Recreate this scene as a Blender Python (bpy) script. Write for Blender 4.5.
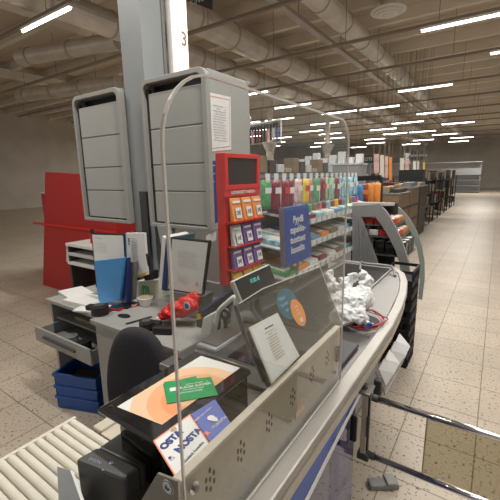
import bpy, bmesh, math, random
from mathutils import Vector, Matrix, noise
random.seed(7)
R = math.radians
for o in list(bpy.data.objects): bpy.data.objects.remove(o)
S = bpy.context.scene; COL = S.collection

# ---------------------------------------------------------------- camera
H = 1.6; FPX = 360.0
yaw, pit, rol = R(34.4), R(11.7), R(1.0)
fw = Vector((-math.sin(yaw)*math.cos(pit), math.cos(yaw)*math.cos(pit), -math.sin(pit)))
rt = Vector((math.cos(yaw), math.sin(yaw), 0)); up = rt.cross(fw)
rt2 = rt*math.cos(rol) - up*math.sin(rol); up2 = up*math.cos(rol) + rt*math.sin(rol)
cd = bpy.data.cameras.new('camera'); cam = bpy.data.objects.new('camera', cd); COL.objects.link(cam)
cam.matrix_world = Matrix(((rt2.x, up2.x, -fw.x, 0), (rt2.y, up2.y, -fw.y, 0), (rt2.z, up2.z, -fw.z, H), (0, 0, 0, 1)))
cd.sensor_fit = 'HORIZONTAL'; cd.sensor_width = 36; cd.lens = 36*FPX/500; cd.clip_start = .02; cd.clip_end = 200
S.camera = cam
# ---------------------------------------------------------------- light
W = bpy.data.worlds.new('world'); S.world = W; W.use_nodes = True
W.node_tree.nodes['Background'].inputs[0].default_value = (1, .95, .88, 1)
W.node_tree.nodes['Background'].inputs[1].default_value = .38
S.view_settings.view_transform = 'Standard'; S.view_settings.look = 'None'
S.view_settings.gamma = 1; S.view_settings.exposure = -0.14
def area(x, y, z, sx, sy, p, c=(1, .95, .88)):
    l = bpy.data.lights.new('tube_and_fill_light', 'AREA'); l.shape = 'RECTANGLE'; l.size = sx; l.size_y = sy; l.energy = p; l.color = c
    o = bpy.data.objects.new('tube_and_fill_light', l); COL.objects.link(o); o.location = (x, y, z); return o
for (x, y, p) in ((-.4, 1.2, 60), (-3.4, .4, 45), (1.6, 3.3, 60), (-1.0, 5.15, 60), (-2, 9.5, 80), (-6, 5.2, 60), (-5, 14.4, 110), (-1, 18, 120), (-10, 12, 110), (-7, 22, 140), (-8, 33, 160), (-1, 31, 160), (-14, 28, 160), (-15, 14, 120)):
    area(x, y, 3.93, 1.5, .08, p*1.55)  # light of the hall tubes; the farthest are added to brighten the back wall

# ---------------------------------------------------------------- helpers
def V(*a): return Vector(a)
def ray(px, py): return rt2*((px-250)/FPX) + up2*((250-py)/FPX) + fw
CAM = V(0, 0, H)
def at(px, py, x=None, y=None, z=None):          # a point of the place on the plane x=, y= or z=
    d = ray(px, py)
    t = (z-H)/d.z if z is not None else (x/d.x if x is not None else y/d.y)
    return CAM + d*t
def onplane(px, py, p0, n):
    d = ray(px, py); return CAM + d*((p0-CAM).dot(n)/d.dot(n))

def mat(name, col, rough=.5, metal=0., var=0., scale=20., bump=0., emit=0., spec=.5, alpha=1., coat=0.):
    m = bpy.data.materials.new(name); m.use_nodes = True; nt = m.node_tree; b = nt.nodes['Principled BSDF']
    b.inputs['Roughness'].default_value = rough; b.inputs['Metallic'].default_value = metal
    b.inputs['Specular IOR Level'].default_value = spec; b.inputs['Coat Weight'].default_value = coat
    c = (*col, 1)
    b.inputs['Base Color'].default_value = c
    tc = nt.nodes.new('ShaderNodeTexCoord'); n = nt.nodes.new('ShaderNodeTexNoise'); n.inputs['Scale'].default_value = scale
    n.inputs['Detail'].default_value = 4
    nt.links.new(tc.outputs['Object'], n.inputs['Vector'])
    if var:
        r = nt.nodes.new('ShaderNodeValToRGB')
        r.color_ramp.elements[0].position = .3; r.color_ramp.elements[1].position = .7
        r.color_ramp.elements[0].color = tuple(max(0, v*(1-var)) for v in col)+(1,)
        r.color_ramp.elements[1].color = tuple(min(1, v*(1+var)) for v in col)+(1,)
        nt.links.new(n.outputs['Fac'], r.inputs[0]); nt.links.new(r.outputs[0], b.inputs['Base Color'])
    if bump:
        bp = nt.nodes.new('ShaderNodeBump'); bp.inputs['Strength'].default_value = bump; bp.inputs['Distance'].default_value = .01
        nt.links.new(n.outputs['Fac'], bp.inputs['Height']); nt.links.new(bp.outputs[0], b.inputs['Normal'])
    if emit:
        b.inputs['Emission Color'].default_value = c; b.inputs['Emission Strength'].default_value = emit
    if alpha < 1: b.inputs['Alpha'].default_value = alpha
    return m
def glass(name, tint=(.95, .97, .96), gl=.12, rough=.02):
    m = bpy.data.materials.new(name); m.use_nodes = True; nt = m.node_tree; nt.nodes.remove(nt.nodes['Principled BSDF'])
    out = nt.nodes['Material Output']; t = nt.nodes.new('ShaderNodeBsdfTransparent'); g = nt.nodes.new('ShaderNodeBsdfGlossy')
    t.inputs[0].default_value = (*tint, 1); g.inputs['Roughness'].default_value = rough
    fr = nt.nodes.new('ShaderNodeLayerWeight'); fr.inputs[0].default_value = .5; mx = nt.nodes.new('ShaderNodeMixShader')
    pw = nt.nodes.new('ShaderNodeMath'); pw.operation = 'POWER'; pw.inputs[1].default_value = 4
    ml = nt.nodes.new('ShaderNodeMath'); ml.operation = 'MULTIPLY_ADD'; ml.inputs[1].default_value = .6; ml.inputs[2].default_value = gl*.25
    nt.links.new(fr.outputs['Facing'], pw.inputs[0]); nt.links.new(pw.outputs[0], ml.inputs[0]); nt.links.new(ml.outputs[0], mx.inputs[0]); nt.links.new(t.outputs[0], mx.inputs[1]); nt.links.new(g.outputs[0], mx.inputs[2])
    nt.links.new(mx.outputs[0], out.inputs[0]); return m

def tag(o, label, cat, group=None, kind=None):
    if label: o['label'] = label
    if cat: o['category'] = cat
    if group: o['group'] = group
    if kind: o['kind'] = kind
    return o
def thing(name, label, cat, loc=(0, 0, 0), group=None):
    o = bpy.data.objects.new(name, None); COL.objects.link(o); o.location = loc; o.empty_display_size = .05
    o['org'] = list(loc)
    return tag(o, label, cat, group)
def root_org(p):
    while p.parent: p = p.parent
    return V(*p['org']) if 'org' in p else V(0, 0, 0)

class MB:
    def __init__(s): s.bm = bmesh.new()
    def each(s, name, m, parent, **kw):          # every separate piece becomes an object of its own
        bm = s.bm; left = set(bm.verts); res = []
        while left:
            st = [next(iter(left))]; isl = set(st)
            while st:
                v = st.pop()
                for e in v.link_edges:
                    o = e.other_vert(v)
                    if o not in isl: isl.add(o); st.append(o)
            left -= isl; b = MB(); mp = {v: b.bm.verts.new(v.co) for v in isl}
            for f in {f for v in isl for f in v.link_faces}: b.bm.faces.new([mp[v] for v in f.verts])
            res.append(b.build(name, m, parent, **kw))
        bm.free(); return res
    def poly(s, pts):
        vs = [s.bm.verts.new(p) for p in pts]; return s.bm.faces.new(vs)
    def hexa(s, a, b):           # a, b: two loops of equal length, joined and capped
        va = [s.bm.verts.new(p) for p in a]; vb = [s.bm.verts.new(p) for p in b]; n = len(a)
        s.bm.faces.new(va[::-1]); s.bm.faces.new(vb)
        for i in range(n): s.bm.faces.new((va[i], va[(i+1) % n], vb[(i+1) % n], vb[i]))
        return s
    def box(s, x0, x1, y0, y1, z0, z1, rz=0, piv=None, M=None):
        c = [V(x0, y0, z0), V(x1, y0, z0), V(x1, y1, z0), V(x0, y1, z0)]; d = [p+V(0, 0, z1-z0) for p in c]
        if rz:
            q = piv or V((x0+x1)/2, (y0+y1)/2, 0); m = Matrix.Rotation(rz, 3, 'Z'); c = [m@(p-q)+q for p in c]; d = [m@(p-q)+q for p in d]
        if M: c = [M@p for p in c]; d = [M@p for p in d]
        return s.hexa(c, d)
    def prism(s, pts, ext): return s.hexa([V(*p) for p in pts], [V(*p)+ext for p in pts])
    def cyl(s, a, b, r, n=16, r2=None):
        a, b = V(*a), V(*b); d = (b-a).normalized(); u = d.orthogonal().normalized(); w = d.cross(u); r2 = r if r2 is None else r2
        cs = [(math.cos(2*math.pi*i/n), math.sin(2*math.pi*i/n)) for i in range(n)]
        return s.hexa([a+(u*c+w*q)*r for c, q in cs], [b+(u*c+w*q)*r2 for c, q in cs])
    def tube(s, pts, r, n=10, closed=False, sm=6):
        P = [V(*p) for p in pts]
        if sm > 1:
            Q = []; N = len(P)
            rng = range(N) if closed else range(N-1)
            for i in rng:
                p0 = P[(i-1) % N] if closed or i > 0 else P[i]; p1 = P[i]; p2 = P[(i+1) % N]; p3 = P[(i+2) % N] if closed or i+2 < N else p2
                for k in range(sm):
                    t = k/sm; Q.append(.5*((2*p1)+(p2-p0)*t+(2*p0-5*p1+4*p2-p3)*t*t+(3*p1-p0-3*p2+p3)*t**3))
            if not closed: Q.append(P[-1])
            P = Q
        rings = []; N = len(P); u = None
        for i in range(N):
            d = (P[(i+1) % N]-P[i-1]) if closed else (P[min(i+1, N-1)]-P[max(i-1, 0)])
            d.normalize()
            if u is None: u = d.orthogonal().normalized()
            u = (u-d*u.dot(d)).normalized(); w = d.cross(u)
            rings.append([s.bm.verts.new(P[i]+(u*math.cos(2*math.pi*k/n)+w*math.sin(2*math.pi*k/n))*r) for k in range(n)])
        for i in range(N if closed else N-1):
            a, b = rings[i], rings[(i+1) % N]
            for k in range(n): s.bm.faces.new((a[k], a[(k+1) % n], b[(k+1) % n], b[k]))
        if not closed: s.bm.faces.new(rings[0][::-1]); s.bm.faces.new(rings[-1])
        return s
    def ball(s, c, r, sx=1, sy=1, sz=1, n=2):
        d = bmesh.ops.create_icosphere(s.bm, subdivisions=n, radius=r)
        for v in d['verts']: v.co = V(v.co.x*sx, v.co.y*sy, v.co.z*sz)+V(*c)
        return s
    def ringplate(s, outer, inner, ext):        # flat frame between two loops of the same count
        n = len(outer); e = ext
        o0 = [s.bm.verts.new(p) for p in outer]; i0 = [s.bm.verts.new(p) for p in inner]
        o1 = [s.bm.verts.new(p+e) for p in outer]; i1 = [s.bm.verts.new(p+e) for p in inner]
        for k in range(n):
            j = (k+1) % n
            for q in ((o0[k], o0[j], i0[j], i0[k]), (o1[j], o1[k], i1[k], i1[j]), (o0[j], o0[k], o1[k], o1[j]), (i0[k], i0[j], i1[j], i1[k])): s.bm.faces.new(q)
        return s
    def build(s, name, m, parent=None, bevel=0., smooth=False, org=None, seg=2):
        bmesh.ops.recalc_face_normals(s.bm, faces=s.bm.faces)
        me = bpy.data.meshes.new(name); 
        if parent is not None: off = root_org(parent)
        else:
            if org is None:
                xs = [v.co for v in s.bm.verts]
                org = V((min(p.x for p in xs)+max(p.x for p in xs))/2, (min(p.y for p in xs)+max(p.y for p in xs))/2, min(p.z for p in xs))
            off = V(*org)
        for v in s.bm.verts: v.co -= off
        s.bm.to_mesh(me); s.bm.free()
        if m: me.materials.append(m)
        o = bpy.data.objects.new(name, me); COL.objects.link(o)
        if parent is not None: o.parent = parent
        else: o.location = off
        if smooth:
            for p in me.polygons: p.use_smooth = True
        if bevel:
            b = o.modifiers.new('bevel', 'BEVEL'); b.width = bevel; b.segments = seg; b.limit_method = 'ANGLE'; b.angle_limit = R(35)
        return o
def dup(root, loc, label=None, group=None):
    r = root.copy(); COL.objects.link(r); r.location = loc
    if label: r['label'] = label
    if group: r['group'] = group
    for ch in list(root.children):
        c = ch.copy(); COL.objects.link(c); c.parent = r
        for g in list(ch.children):
            d = g.copy(); COL.objects.link(d); d.parent = c
    return r
def slab(name, m, pts, n, t, parent=None, bevel=0.):      # polygon of 3D points with thickness t along n
    n = V(*n).normalized(); return MB().hexa(pts, [p+n*t for p in pts]).build(name, m, parent, bevel)
def text(name, s, m, o, r, u, size, parent, align='CENTER', bold=0., thick=.0008):
    cu = bpy.data.curves.new('t', 'FONT'); cu.body = s; cu.size = size; cu.extrude = thick/2; cu.align_x = align; cu.align_y = 'CENTER'; cu.offset = bold; cu.resolution_u = 3
    ob = bpy.data.objects.new('t', cu); COL.objects.link(ob); dg = bpy.context.evaluated_depsgraph_get()
    me = bpy.data.meshes.new_from_object(ob.evaluated_get(dg)); bpy.data.objects.remove(ob); bpy.data.curves.remove(cu)
    r = V(*r).normalized(); u = V(*u).normalized(); n = r.cross(u)
    M = Matrix(((r.x, u.x, n.x), (r.y, u.y, n.y), (r.z, u.z, n.z))); off = root_org(parent); o = V(*o)
    for v in me.vertices: v.co = M@v.co + o - off
    me.materials.clear(); me.materials.append(m)
    ob = bpy.data.objects.new(name, me); COL.objects.link(ob); ob.parent = parent; return ob
def disc(name, m, c, r, u, rad, parent, t=.0006, n=32, rad2=None):
    r = V(*r).normalized(); u = V(*u).normalized(); nn = r.cross(u); c = V(*c); r2 = rad2 or rad
    P = [c+r*rad*math.cos(2*math.pi*i/n)+u*r2*math.sin(2*math.pi*i/n) for i in range(n)]
    return MB().hexa(P, [p+nn*t for p in P]).build(name, m, parent)
def lines(name, m, o, r, u, w, n, dy, parent, th=.0022, t=.0006, seed=1):    # rows of small print as thin raised bars
    rd = random.Random(seed); r = V(*r).normalized(); u = V(*u).normalized(); nn = r.cross(u); b = MB(); o = V(*o)
    for k in range(n):
        p = o-u*dy*k; q = 0
        while q < w*.95:
            l = min(rd.uniform(.1, .3)*w, w-q)
            if not (rd.random() < .12):
                b.hexa([p+r*q, p+r*(q+l*.88), p+r*(q+l*.88)-u*th, p+r*q-u*th], [x+nn*t for x in (p+r*q, p+r*(q+l*.88), p+r*(q+l*.88)-u*th, p+r*q-u*th)])
            q += l
    return b.build(name, m, parent)

# ---------------------------------------------------------------- materials
M = {}
def mm(k, *a, **kw): M[k] = mat(k, *a, **kw)
mm('printer_grey', (.075, .078, .078), .45, var=.08); mm('cab_frame', (.30, .30, .285), .4, var=.03)
mm('grey', (.31, .315, .305), .45, var=.04, scale=8); mm('grey_panel', (.33, .335, .32), .4, var=.03, scale=4)
mm('grey_dark', (.16, .17, .175), .5, var=.06); mm('grey_mid', (.26, .265, .27), .45, var=.05)
mm('column', (.25, .27, .28), .45, var=.03, scale=5)
mm('black', (.012, .012, .013), .45, var=.1); mm('black_gloss', (.01, .01, .011), .08, coat=.5); mm('charcoal', (.045, .047, .05), .45, var=.08)
mm('fabric', (.028, .028, .036), .9, var=.2, scale=150, bump=.3)
mm('white', (.72, .72, .7), .5, var=.03); mm('paper', (.68, .69, .69), .7, var=.02); mm('cream', (.62, .6, .52), .5, var=.04)
mm('beige', (.50, .46, .38), .5, var=.05); mm('steel', (.19, .185, .18), .38, .75, var=.05, scale=6); mm('steel_sheen', (.42, .39, .34), .3, .6, var=.1, scale=10)
mm('alu', (.38, .37, .345), .45, .5, var=.05, scale=12); mm('chrome', (.75, .76, .8), .1, 1.)
mm('red', (.62, .02, .016), .35, var=.05); mm('red_deep', (.42, .015, .015), .4, var=.06); mm('crimson', (.2, .012, .03), .4, var=.35, scale=40)
mm('blue', (.02, .09, .42), .4, var=.05); mm('blue_crate', (.015, .09, .38), .4, var=.1); mm('folder_blue', (.06, .28, .62), .45, var=.04)
mm('navy', (.015, .03, .14), .4, var=.08); mm('sign_blue', (.035, .085, .34), .4, var=.04); mm('periwinkle', (.11, .15, .45), .4, var=.04)
mm('green', (.02, .27, .09), .45, var=.04); mm('green_light', (.05, .5, .14), .5); mm('orange', (.78, .27, .05), .45, var=.05)
mm('orange_text', (.8, .25, .12), .5); mm('yellow', (.75, .5, .04), .45, var=.1); mm('purple', (.2, .09, .32), .45, var=.15, scale=60)
mm('teal', (.03, .12, .17), .4, var=.1); mm('cyan', (.05, .55, .5), .4, emit=.6); mm('pink', (.65, .25, .3), .4, var=.3, scale=60)
mm('brown', (.22, .15, .085), .6, var=.15); mm('brown_dark', (.06, .045, .035), .6, var=.3); mm('tan', (.36, .29, .19), .6, var=.15)
mm('ink', (.09, .09, .11), .6); mm('ink_blue', (.03, .05, .2), .6); mm('ink_red', (.6, .25, .2), .6)
mm('belt', (.022, .021, .021), .6, spec=.2, var=.12, scale=40); mm('screen', (.035, .022, .02), .35, spec=.25); mm('display_black', (.008, .008, .009), .3, spec=.25)
mm('duct', (.66, .61, .54), .42, .35, var=.12, scale=3); mm('slab_tan', (.60, .51, .41), .8, var=.06, scale=1.5); mm('rib', (.74, .67, .56), .75, var=.05, scale=2)
mm('rail_brown', (.27, .22, .17), .6, var=.05); mm('tray', (.5, .46, .4), .5, .3, var=.05)
mm('tube_glow', (1, .96, .9), .4, emit=9.); mm('sign_glow', (1, .80, .64), .4, emit=.95); mm('pillar_brown', (.36, .32, .26), .7, var=.1); mm('far', (.5, .46, .40), .8, var=.1, scale=1)
mm('wire_red', (.4, .02, .05), .5); mm('grey_bright', (.55, .56, .56), .4, var=.04); mm('net_black', (.008, .008, .009), .6)
mm('bag_white', (.8, .82, .84), .35, alpha=.93); mm('skyblue', (.2, .5, .7), .4, var=.2, scale=50); mm('rail_gold', (.55, .5, .42), .3, .7)
M['plexi'] = glass('plexi', (.955, .965, .96), .1); M['plexi_edge'] = mat('plexi_edge', (.8, .76, .74), .25, alpha=.8)
M['smoked'] = glass('smoked', (.32, .31, .28), .25, .05); M['pane_grey'] = glass('pane_grey', (.60, .61, .58), .22, .05)
M['plexi_blue'] = glass('plexi_blue', (.52, .55, .80), .35, .03); M['gate_glass'] = glass('gate_glass', (.68, .66, .58), .12, .03)
M['shield_clear'] = glass('shield_clear', (.93, .92, .9), .1, .05)

def sheet_material():
    m = mat('orange_swirl_sheet', (.8, .7, .6), .4); nt = m.node_tree; b = nt.nodes['Principled BSDF']
    tc = nt.nodes.new('ShaderNodeTexCoord'); mp = nt.nodes.new('ShaderNodeMapping'); mp.inputs['Location'].default_value = (-.02, -.04, 0)
    w = nt.nodes.new('ShaderNodeTexGradient'); w.gradient_type = 'SPHERICAL'; mp.inputs['Scale'].default_value = (5.2, 5.2, 5.2)
    so, sc_ = at(162, 425, z=1.0503), at(192, 398, z=1.0503); lx, ly = sc_.x-(so.x-.04), sc_.y-so.y
    mp.inputs['Location'].default_value = (-lx*5.2, -ly*5.2, 0)
    r = nt.nodes.new('ShaderNodeValToRGB'); r.color_ramp.interpolation = 'CONSTANT'
    e = r.color_ramp.elements; e[0].position = 0; e[0].color = (.66, .66, .64, 1); e[1].position = .22; e[1].color = (.76, .5, .33, 1)
    for p, c in ((.42, (.72, .38, .2, 1)), (.6, (.75, .3, .14, 1)), (.8, (.74, .45, .28, 1))):
        q = r.color_ramp.elements.new(p); q.color = c
    nt.links.new(tc.outputs['Object'], mp.inputs[0]); nt.links.new(mp.outputs[0], w.inputs[0]); nt.links.new(w.outputs['Fac'], r.inputs[0]); nt.links.new(r.outputs[0], b.inputs['Base Color'])
    return m
def floor_material():
    m = mat('speckled_tile', (.6, .52, .42), .38); nt = m.node_tree; b = nt.nodes['Principled BSDF']; L = nt.links
    tc = nt.nodes.new('ShaderNodeTexCoord')
    v = nt.nodes.new('ShaderNodeTexVoronoi'); v.inputs['Scale'].default_value = 42; L.new(tc.outputs['Object'], v.inputs['Vector'])
    n = nt.nodes.new('ShaderNodeTexNoise'); n.inputs['Scale'].default_value = 55; n.inputs['Detail'].default_value = 3; L.new(tc.outputs['Object'], n.inputs['Vector'])
    r = nt.nodes.new('ShaderNodeValToRGB'); e = r.color_ramp.elements; e[0].position = .345; e[0].color = (.13, .095, .07, 1); e[1].position = .40; e[1].color = (.62, .54, .44, 1)
    L.new(n.outputs['Fac'], r.inputs[0])
    n2 = nt.nodes.new('ShaderNodeTexNoise'); n2.inputs['Scale'].default_value = 1.6; L.new(tc.outputs['Object'], n2.inputs['Vector'])
    mx = nt.nodes.new('ShaderNodeMix'); mx.data_type = 'RGBA'; mx.blend_type = 'MULTIPLY'; mx.inputs[0].default_value = .35
    L.new(r.outputs[0], mx.inputs[6]); L.new(n2.outputs['Fac'], mx.inputs[7])
    br = nt.nodes.new('ShaderNodeTexBrick'); br.offset = 0; br.inputs['Scale'].default_value = 1; br.inputs['Mortar Size'].default_value = .004
    br.inputs['Brick Width'].default_value = .4; br.inputs['Row Height'].default_value = .4; br.inputs['Mortar Smooth'].default_value = .2
    mp = nt.nodes.new('ShaderNodeMapping'); mp.inputs['Location'].default_value = (.36, .22, 0); L.new(tc.outputs['Object'], mp.inputs[0]); L.new(mp.outputs[0], br.inputs['Vector'])
    br.inputs['Color1'].default_value = (1, 1, 1, 1); br.inputs['Color2'].default_value = (.95, .95, .95, 1); br.inputs['Mortar'].default_value = (.42, .38, .33, 1)
    m2 = nt.nodes.new('ShaderNodeMix'); m2.data_type = 'RGBA'; m2.blend_type = 'MULTIPLY'; m2.inputs[0].default_value = 1
    L.new(mx.outputs[2], m2.inputs[6]); L.new(br.outputs['Color'], m2.inputs[7]); L.new(m2.outputs[2], b.inputs['Base Color'])
    return m
def bag_material():
    nt = M['bag_white'].node_tree; b = nt.nodes['Principled BSDF']; n = [q for q in nt.nodes if q.type == 'TEX_NOISE'][0]; n.inputs['Scale'].default_value = 13; n.inputs['Detail'].default_value = 1
    r = nt.nodes.new('ShaderNodeValToRGB'); e = r.color_ramp.elements; e[0].position = .685; e[0].color = (.8, .82, .84, 1); e[1].position = .70; e[1].color = (.03, .12, .5, 1)
    nt.links.new(n.outputs['Fac'], r.inputs[0]); nt.links.new(r.outputs[0], b.inputs['Base Color'])
bag_material()
M['sheet'] = sheet_material(); M['tile'] = floor_material()

# ---------------------------------------------------------------- the hall
def struct(name, mb, m, bevel=0): o = mb.build(name, m, None, bevel, org=(0, 0, 0)); o['kind'] = 'structure'; return o
struct('floor', MB().box(-22, 7, -5, 42, -.1, 0), M['tile'])
struct('ceiling', MB().box(-22, 7, -5, 42, 5.25, 5.4), M['slab_tan'])
struct('wall_back', MB().box(-22, 7, 42, 42.2, 0, 5.25), M['far'])
struct('wall_left', MB().box(-22.2, -22, -5, 42, 0, 5.25), M['far'])
b = MB(); y = .2
while y < 41: b.box(-22, 7, y, y+.13, 4.98, 5.25); y += 1.15
struct('trim_1', b, M['rib'])
b = MB()
for x in (-13.5, -8.2, 2.0): b.box(x, x+.3, -4, 41, 4.8, 5.02)
struct('trim_2', b, M['rib'])
# round duct runs and a cable tray along the hall
def duct(name, label, a, c, r, wrap=1.2):
    t = thing(name, label, 'duct', V(*a)); a = V(*a); c = V(*c); MB().cyl(a, c, r, 20).build('pipe', M['duct'], t, smooth=False)
    d = (c-a); n = int(d.length/wrap); d.normalize(); b = MB()
    for i in range(n): b.cyl(a+d*(i*wrap+.3), a+d*(i*wrap+.34), r+.018, 20)
    b.each('band', M['tray'], t); return t
duct('air_duct', 'round silver air duct running over the aisle to the right of the cable tray', (-2.95, 1.5, 4.62), (-2.95, 40, 4.62), .2)
duct('air_duct', 'thick round air duct left of the cable tray, upper of the pair', (-5.3, 2, 4.66), (-5.3, 40, 4.66), .27)
duct('air_duct', 'round air duct hung lowest, furthest left of the ducts running down the hall', (-6.3, 2, 4.4), (-6.3, 40, 4.4), .23)
duct('air_duct', 'fat silver crosswise air duct above the left roller cabinet', at(20, 58, z=4.35), at(118, 41, z=4.35), .17)
duct('air_duct', 'second crosswise duct lower down behind the left roller cabinet', at(20, 96, z=4.3)+V(0, 0, .0), at(118, 82, z=4.3), .2)
t = thing('cable_tray', 'flat pale cable tray hung lengthwise under the ceiling slab', 'cable tray', (-3.55, 2, 4.55))
MB().box(-3.62, -3.48, 1, 40, 4.53, 4.57).build('bed', M['tray'], t); b = MB().box(-3.63, -3.615, 1, 40, 4.53, 4.6); b.box(-3.485, -3.47, 1, 40, 4.53, 4.6); b.each('side_rail', M['tray'], t)
b = MB()
for k in range(16): b.cyl((-3.6, 2.5+2.3*k, 4.57), (-3.6, 2.5+2.3*k, 5.25), .008, 6)
b.each('hanger', M['rail_brown'], t)

# lamp rails and their tubes
def lamp(x, y, label, L=1.45):
    t = thing('fluorescent_lamp', label, 'ceiling lamp', (x, y, 3.98), 'fluorescent lamps under the rails')
    ho = MB().box(x-L/2, x+L/2, y-.035, y+.035, 3.985, 4.02).build('housing', M['white'], t)
    MB().cyl((x-L/2+.02, y, 3.966), (x+L/2-.02, y, 3.966), .019, 10).build('tube', M['tube_glow'], ho)
    return t
rows = [(3.3, [-5.98, 1.6], 'first'), (5.15, [-.7], 'second'), (7.3, [-.65, -9.5], 'third'), (9.5, [-6.5, -10.5, .3, -14.2], 'fourth'), (12.0, [-2.05, -6.3, -9.2], 'fifth'),
        (14.4, [-3.95, -5.5, -8.2, -9.9], 'sixth'), (17.0, [-7.2, -2.4, -10.8], 'seventh'), (19.4, [-3.95, -9.0, -13], 'eighth'), (21.4, [-5.6, -8.7, -2.0, -12], 'ninth'),
        (24.2, [-4.05, -5.6, -9.5, -14], 'tenth'), (27, [-3.2, -7.6, -11.5, -16], 'eleventh'), (30.5, [-5, -8.5, -2.5, -13.5], 'twelfth'), (34, [-6.5, -3, -11], 'thirteenth')]
for yy, xs, nm in rows:
    t = thing('lamp_rail', 'brown crosswise lamp rail, %s from the camera' % nm, 'lamp rail', (-4, yy, 4.02), 'lamp rails across the hall')
    MB().box(-16, 4, yy-.03, yy+.03, 4.021, 4.07).build('rail', M['rail_brown'], t)
    b = MB()
    for k in range(13): b.cyl((-15.5+1.6*k, yy, 4.07), (-15.5+1.6*k, yy, 5.0), .006, 5)
    b.each('hanger', M['rail_brown'], t)
    for i, x in enumerate(sorted(xs)):
        pos = 'only' if len(xs) == 1 else ('leftmost' if i == 0 else ('rightmost' if i == len(xs)-1 else ('second from the left' if i == 1 else 'third from the left')))
        lamp(x, yy, 'lit tube lamp on the %s rail away, %s of its lamps' % (nm, pos))
# vent diffuser
c = at(388, 12, z=4.75)
t = thing('ceiling_vent', 'round white ribbed air diffuser near the top of the hall', 'air vent', c)
for i, (r, dz) in enumerate(((.33, 0), (.26, -.03), (.19, -.055), (.11, -.07))):
    MB().cyl(c+V(0, 0, dz), c+V(0, 0, dz+.02), r, 32, r*1.05).build('ring', M['white'] if i % 2 == 0 else M['rib'], t)
MB().cyl(c+V(0, 0, .02), (c.x, c.y, 5.25), .16, 20).build('duct_neck', M['duct'], t)
# black sign overhead, top of the picture
o0 = at(205, -4, y=4.0)
t = thing('hanging_sign', 'black overhead sign board with small white letters above the lit checkout sign', 'sign', o0)
p = [at(187, -22, y=4), at(212, -22, y=4), at(212, 10, y=4), at(187, 0, y=4)]
slab('board', M['charcoal'], p, (0, 1, 0), .03, t)
text('lettering', 'JONOT', M['paper'], at(199, 0, y=3.99), (1, 0, 0), (0, 0, 1), .1, t)

# far field: shelving, signs, banners
def goods_shelf(x0, x1, y0, y1, h, label, n_lv, cols, seed, face='x'):
    t = thing('gondola_shelf', label, 'shelf', ((x0+x1)/2, (y0+y1)/2, 0))
    MB().box(x0, x0+.04, y0, y1, 0, h).build('back_panel', M['grey_dark'], t)
    for k in range(n_lv+1): MB().box(x0+.04, x1, y0, y1, .08+k*(h-.1)/n_lv-.02, .08+k*(h-.1)/n_lv).build('shelf_board', M['grey_mid'], t)
    rd = random.Random(seed)
    return t, rd
def carton(x0, x1, y0, y1, z0, z1, m, label, cat='box', group=None, name='carton'):
    t = thing(name, label, cat, ((x0+x1)/2, (y0+y1)/2, z0), group)
    MB().box(x0, x1, y0, y1, z0, z1).build('body', m, t, .006)
    MB().box(x0-.004, x1+.004, y0-.004, y1+.004, z1-.03, z1+.006).build('lid', m, t)
    return t
ordn = ['first', 'second', 'third', 'fourth', 'fifth', 'sixth', 'seventh', 'eighth', 'ninth', 'tenth', 'eleventh', 'twelfth', 'thirteenth', 'fourteenth', 'fifteenth', 'sixteenth', 'seventeenth', 'eighteenth', 'nineteenth', 'twentieth']
# wooden looking drawer bins (nearest on the aisle)
for i, (y0, h) in enumerate(((7.6, 1.18), (8.75, 1.25), (9.9, 1.25))):
    t = thing('storage_bin', 'brown front-slotted sales bin by the aisle, %s in the row behind the cooler' % ordn[i], 'bin', (-2.0, y0+.5, 0), 'brown sales bins along the aisle')
    x0, x1 = -2.4, -1.6
    bo = MB().box(x0, x1, y0, y0+1.0, 0, h).build('body', M['brown'] if i < 2 else M['brown_dark'], t, .01)
    for k in range(3): MB().box(x0+.05, x1+.012, y0-.012, y0+1.01, .2+k*.32, .22+k*.32+.03).build('slot', M['brown_dark'], bo)
    MB().box(x0-.02, x1+.02, y0-.02, y0+1.02, h, h+.025).build('top', M['grey_mid'], t)
cl = [('red', M['red_deep'], 'red'), ('brown_dark', M['brown_dark'], 'dark brown'), ('tan', M['tan'], 'tan'), ('black', M['black'], 'black'), ('crimson', M['crimson'], 'dark red'), ('grey', M['grey_mid'], 'grey')]
k = 0
for i in range(3):
    for j in range(4):
        x = -2.37+.19*j; yy = 7.7+1.15*i; h = (1.205, 1.275, 1.275)[i]+.001; q = cl[[4, 1, 2, 1, 1, 4, 2, 5, 1, 3, 5, 2][k]]
        carton(x, x+.17, yy, yy+.75, h, h+random.uniform(.06, .14), q[1], '%s package on the %s sales bin, %s from its left' % (q[2], ordn[i], ordn[j]), 'package', 'packages on the brown sales bins', 'package'); k += 1
# clothing / bag racks further along
for i in range(5):
    y0 = 11.4+1.9*i; x0, x1 = -2.6, -1.72
    t = thing('merchandise_rack', 'dark rack of clothes and bags beside the aisle, %s beyond the brown bins' % ordn[i], 'rack', ((x0+x1)/2, y0+.6, 0), 'dark merchandise racks along the aisle')
    b = MB()
    for a in (x0, x1):
        for c in (y0, y0+1.2): b.cyl((a, c, 0), (a, c, 1.45), .018, 8)
    b.each('upright', M['black'], t)
    for k in range(4): MB().box(x0, x1, y0, y0+1.2, .2+k*.38, .22+k*.38).build('shelf_board', M['charcoal'], t)
    for k in range(4):
        for j in range(4):
            q = random.choice([1, 3, 1, 3, 4, 2, 5, 2, 1]); yy = y0+.03+j*.29
            carton(x0+.06+random.uniform(0, .1), x1-random.uniform(0, .12), yy, yy+.26, .221+k*.38, .221+k*.38+random.uniform(.2, .33), cl[q][1], '%s goods on the %s dark rack, %s level, %s stack' % (cl[q][2], ordn[i], ['bottom', 'second', 'third', 'top'][k], ordn[j]), 'goods', 'goods on the dark racks', 'folded_goods')
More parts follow.
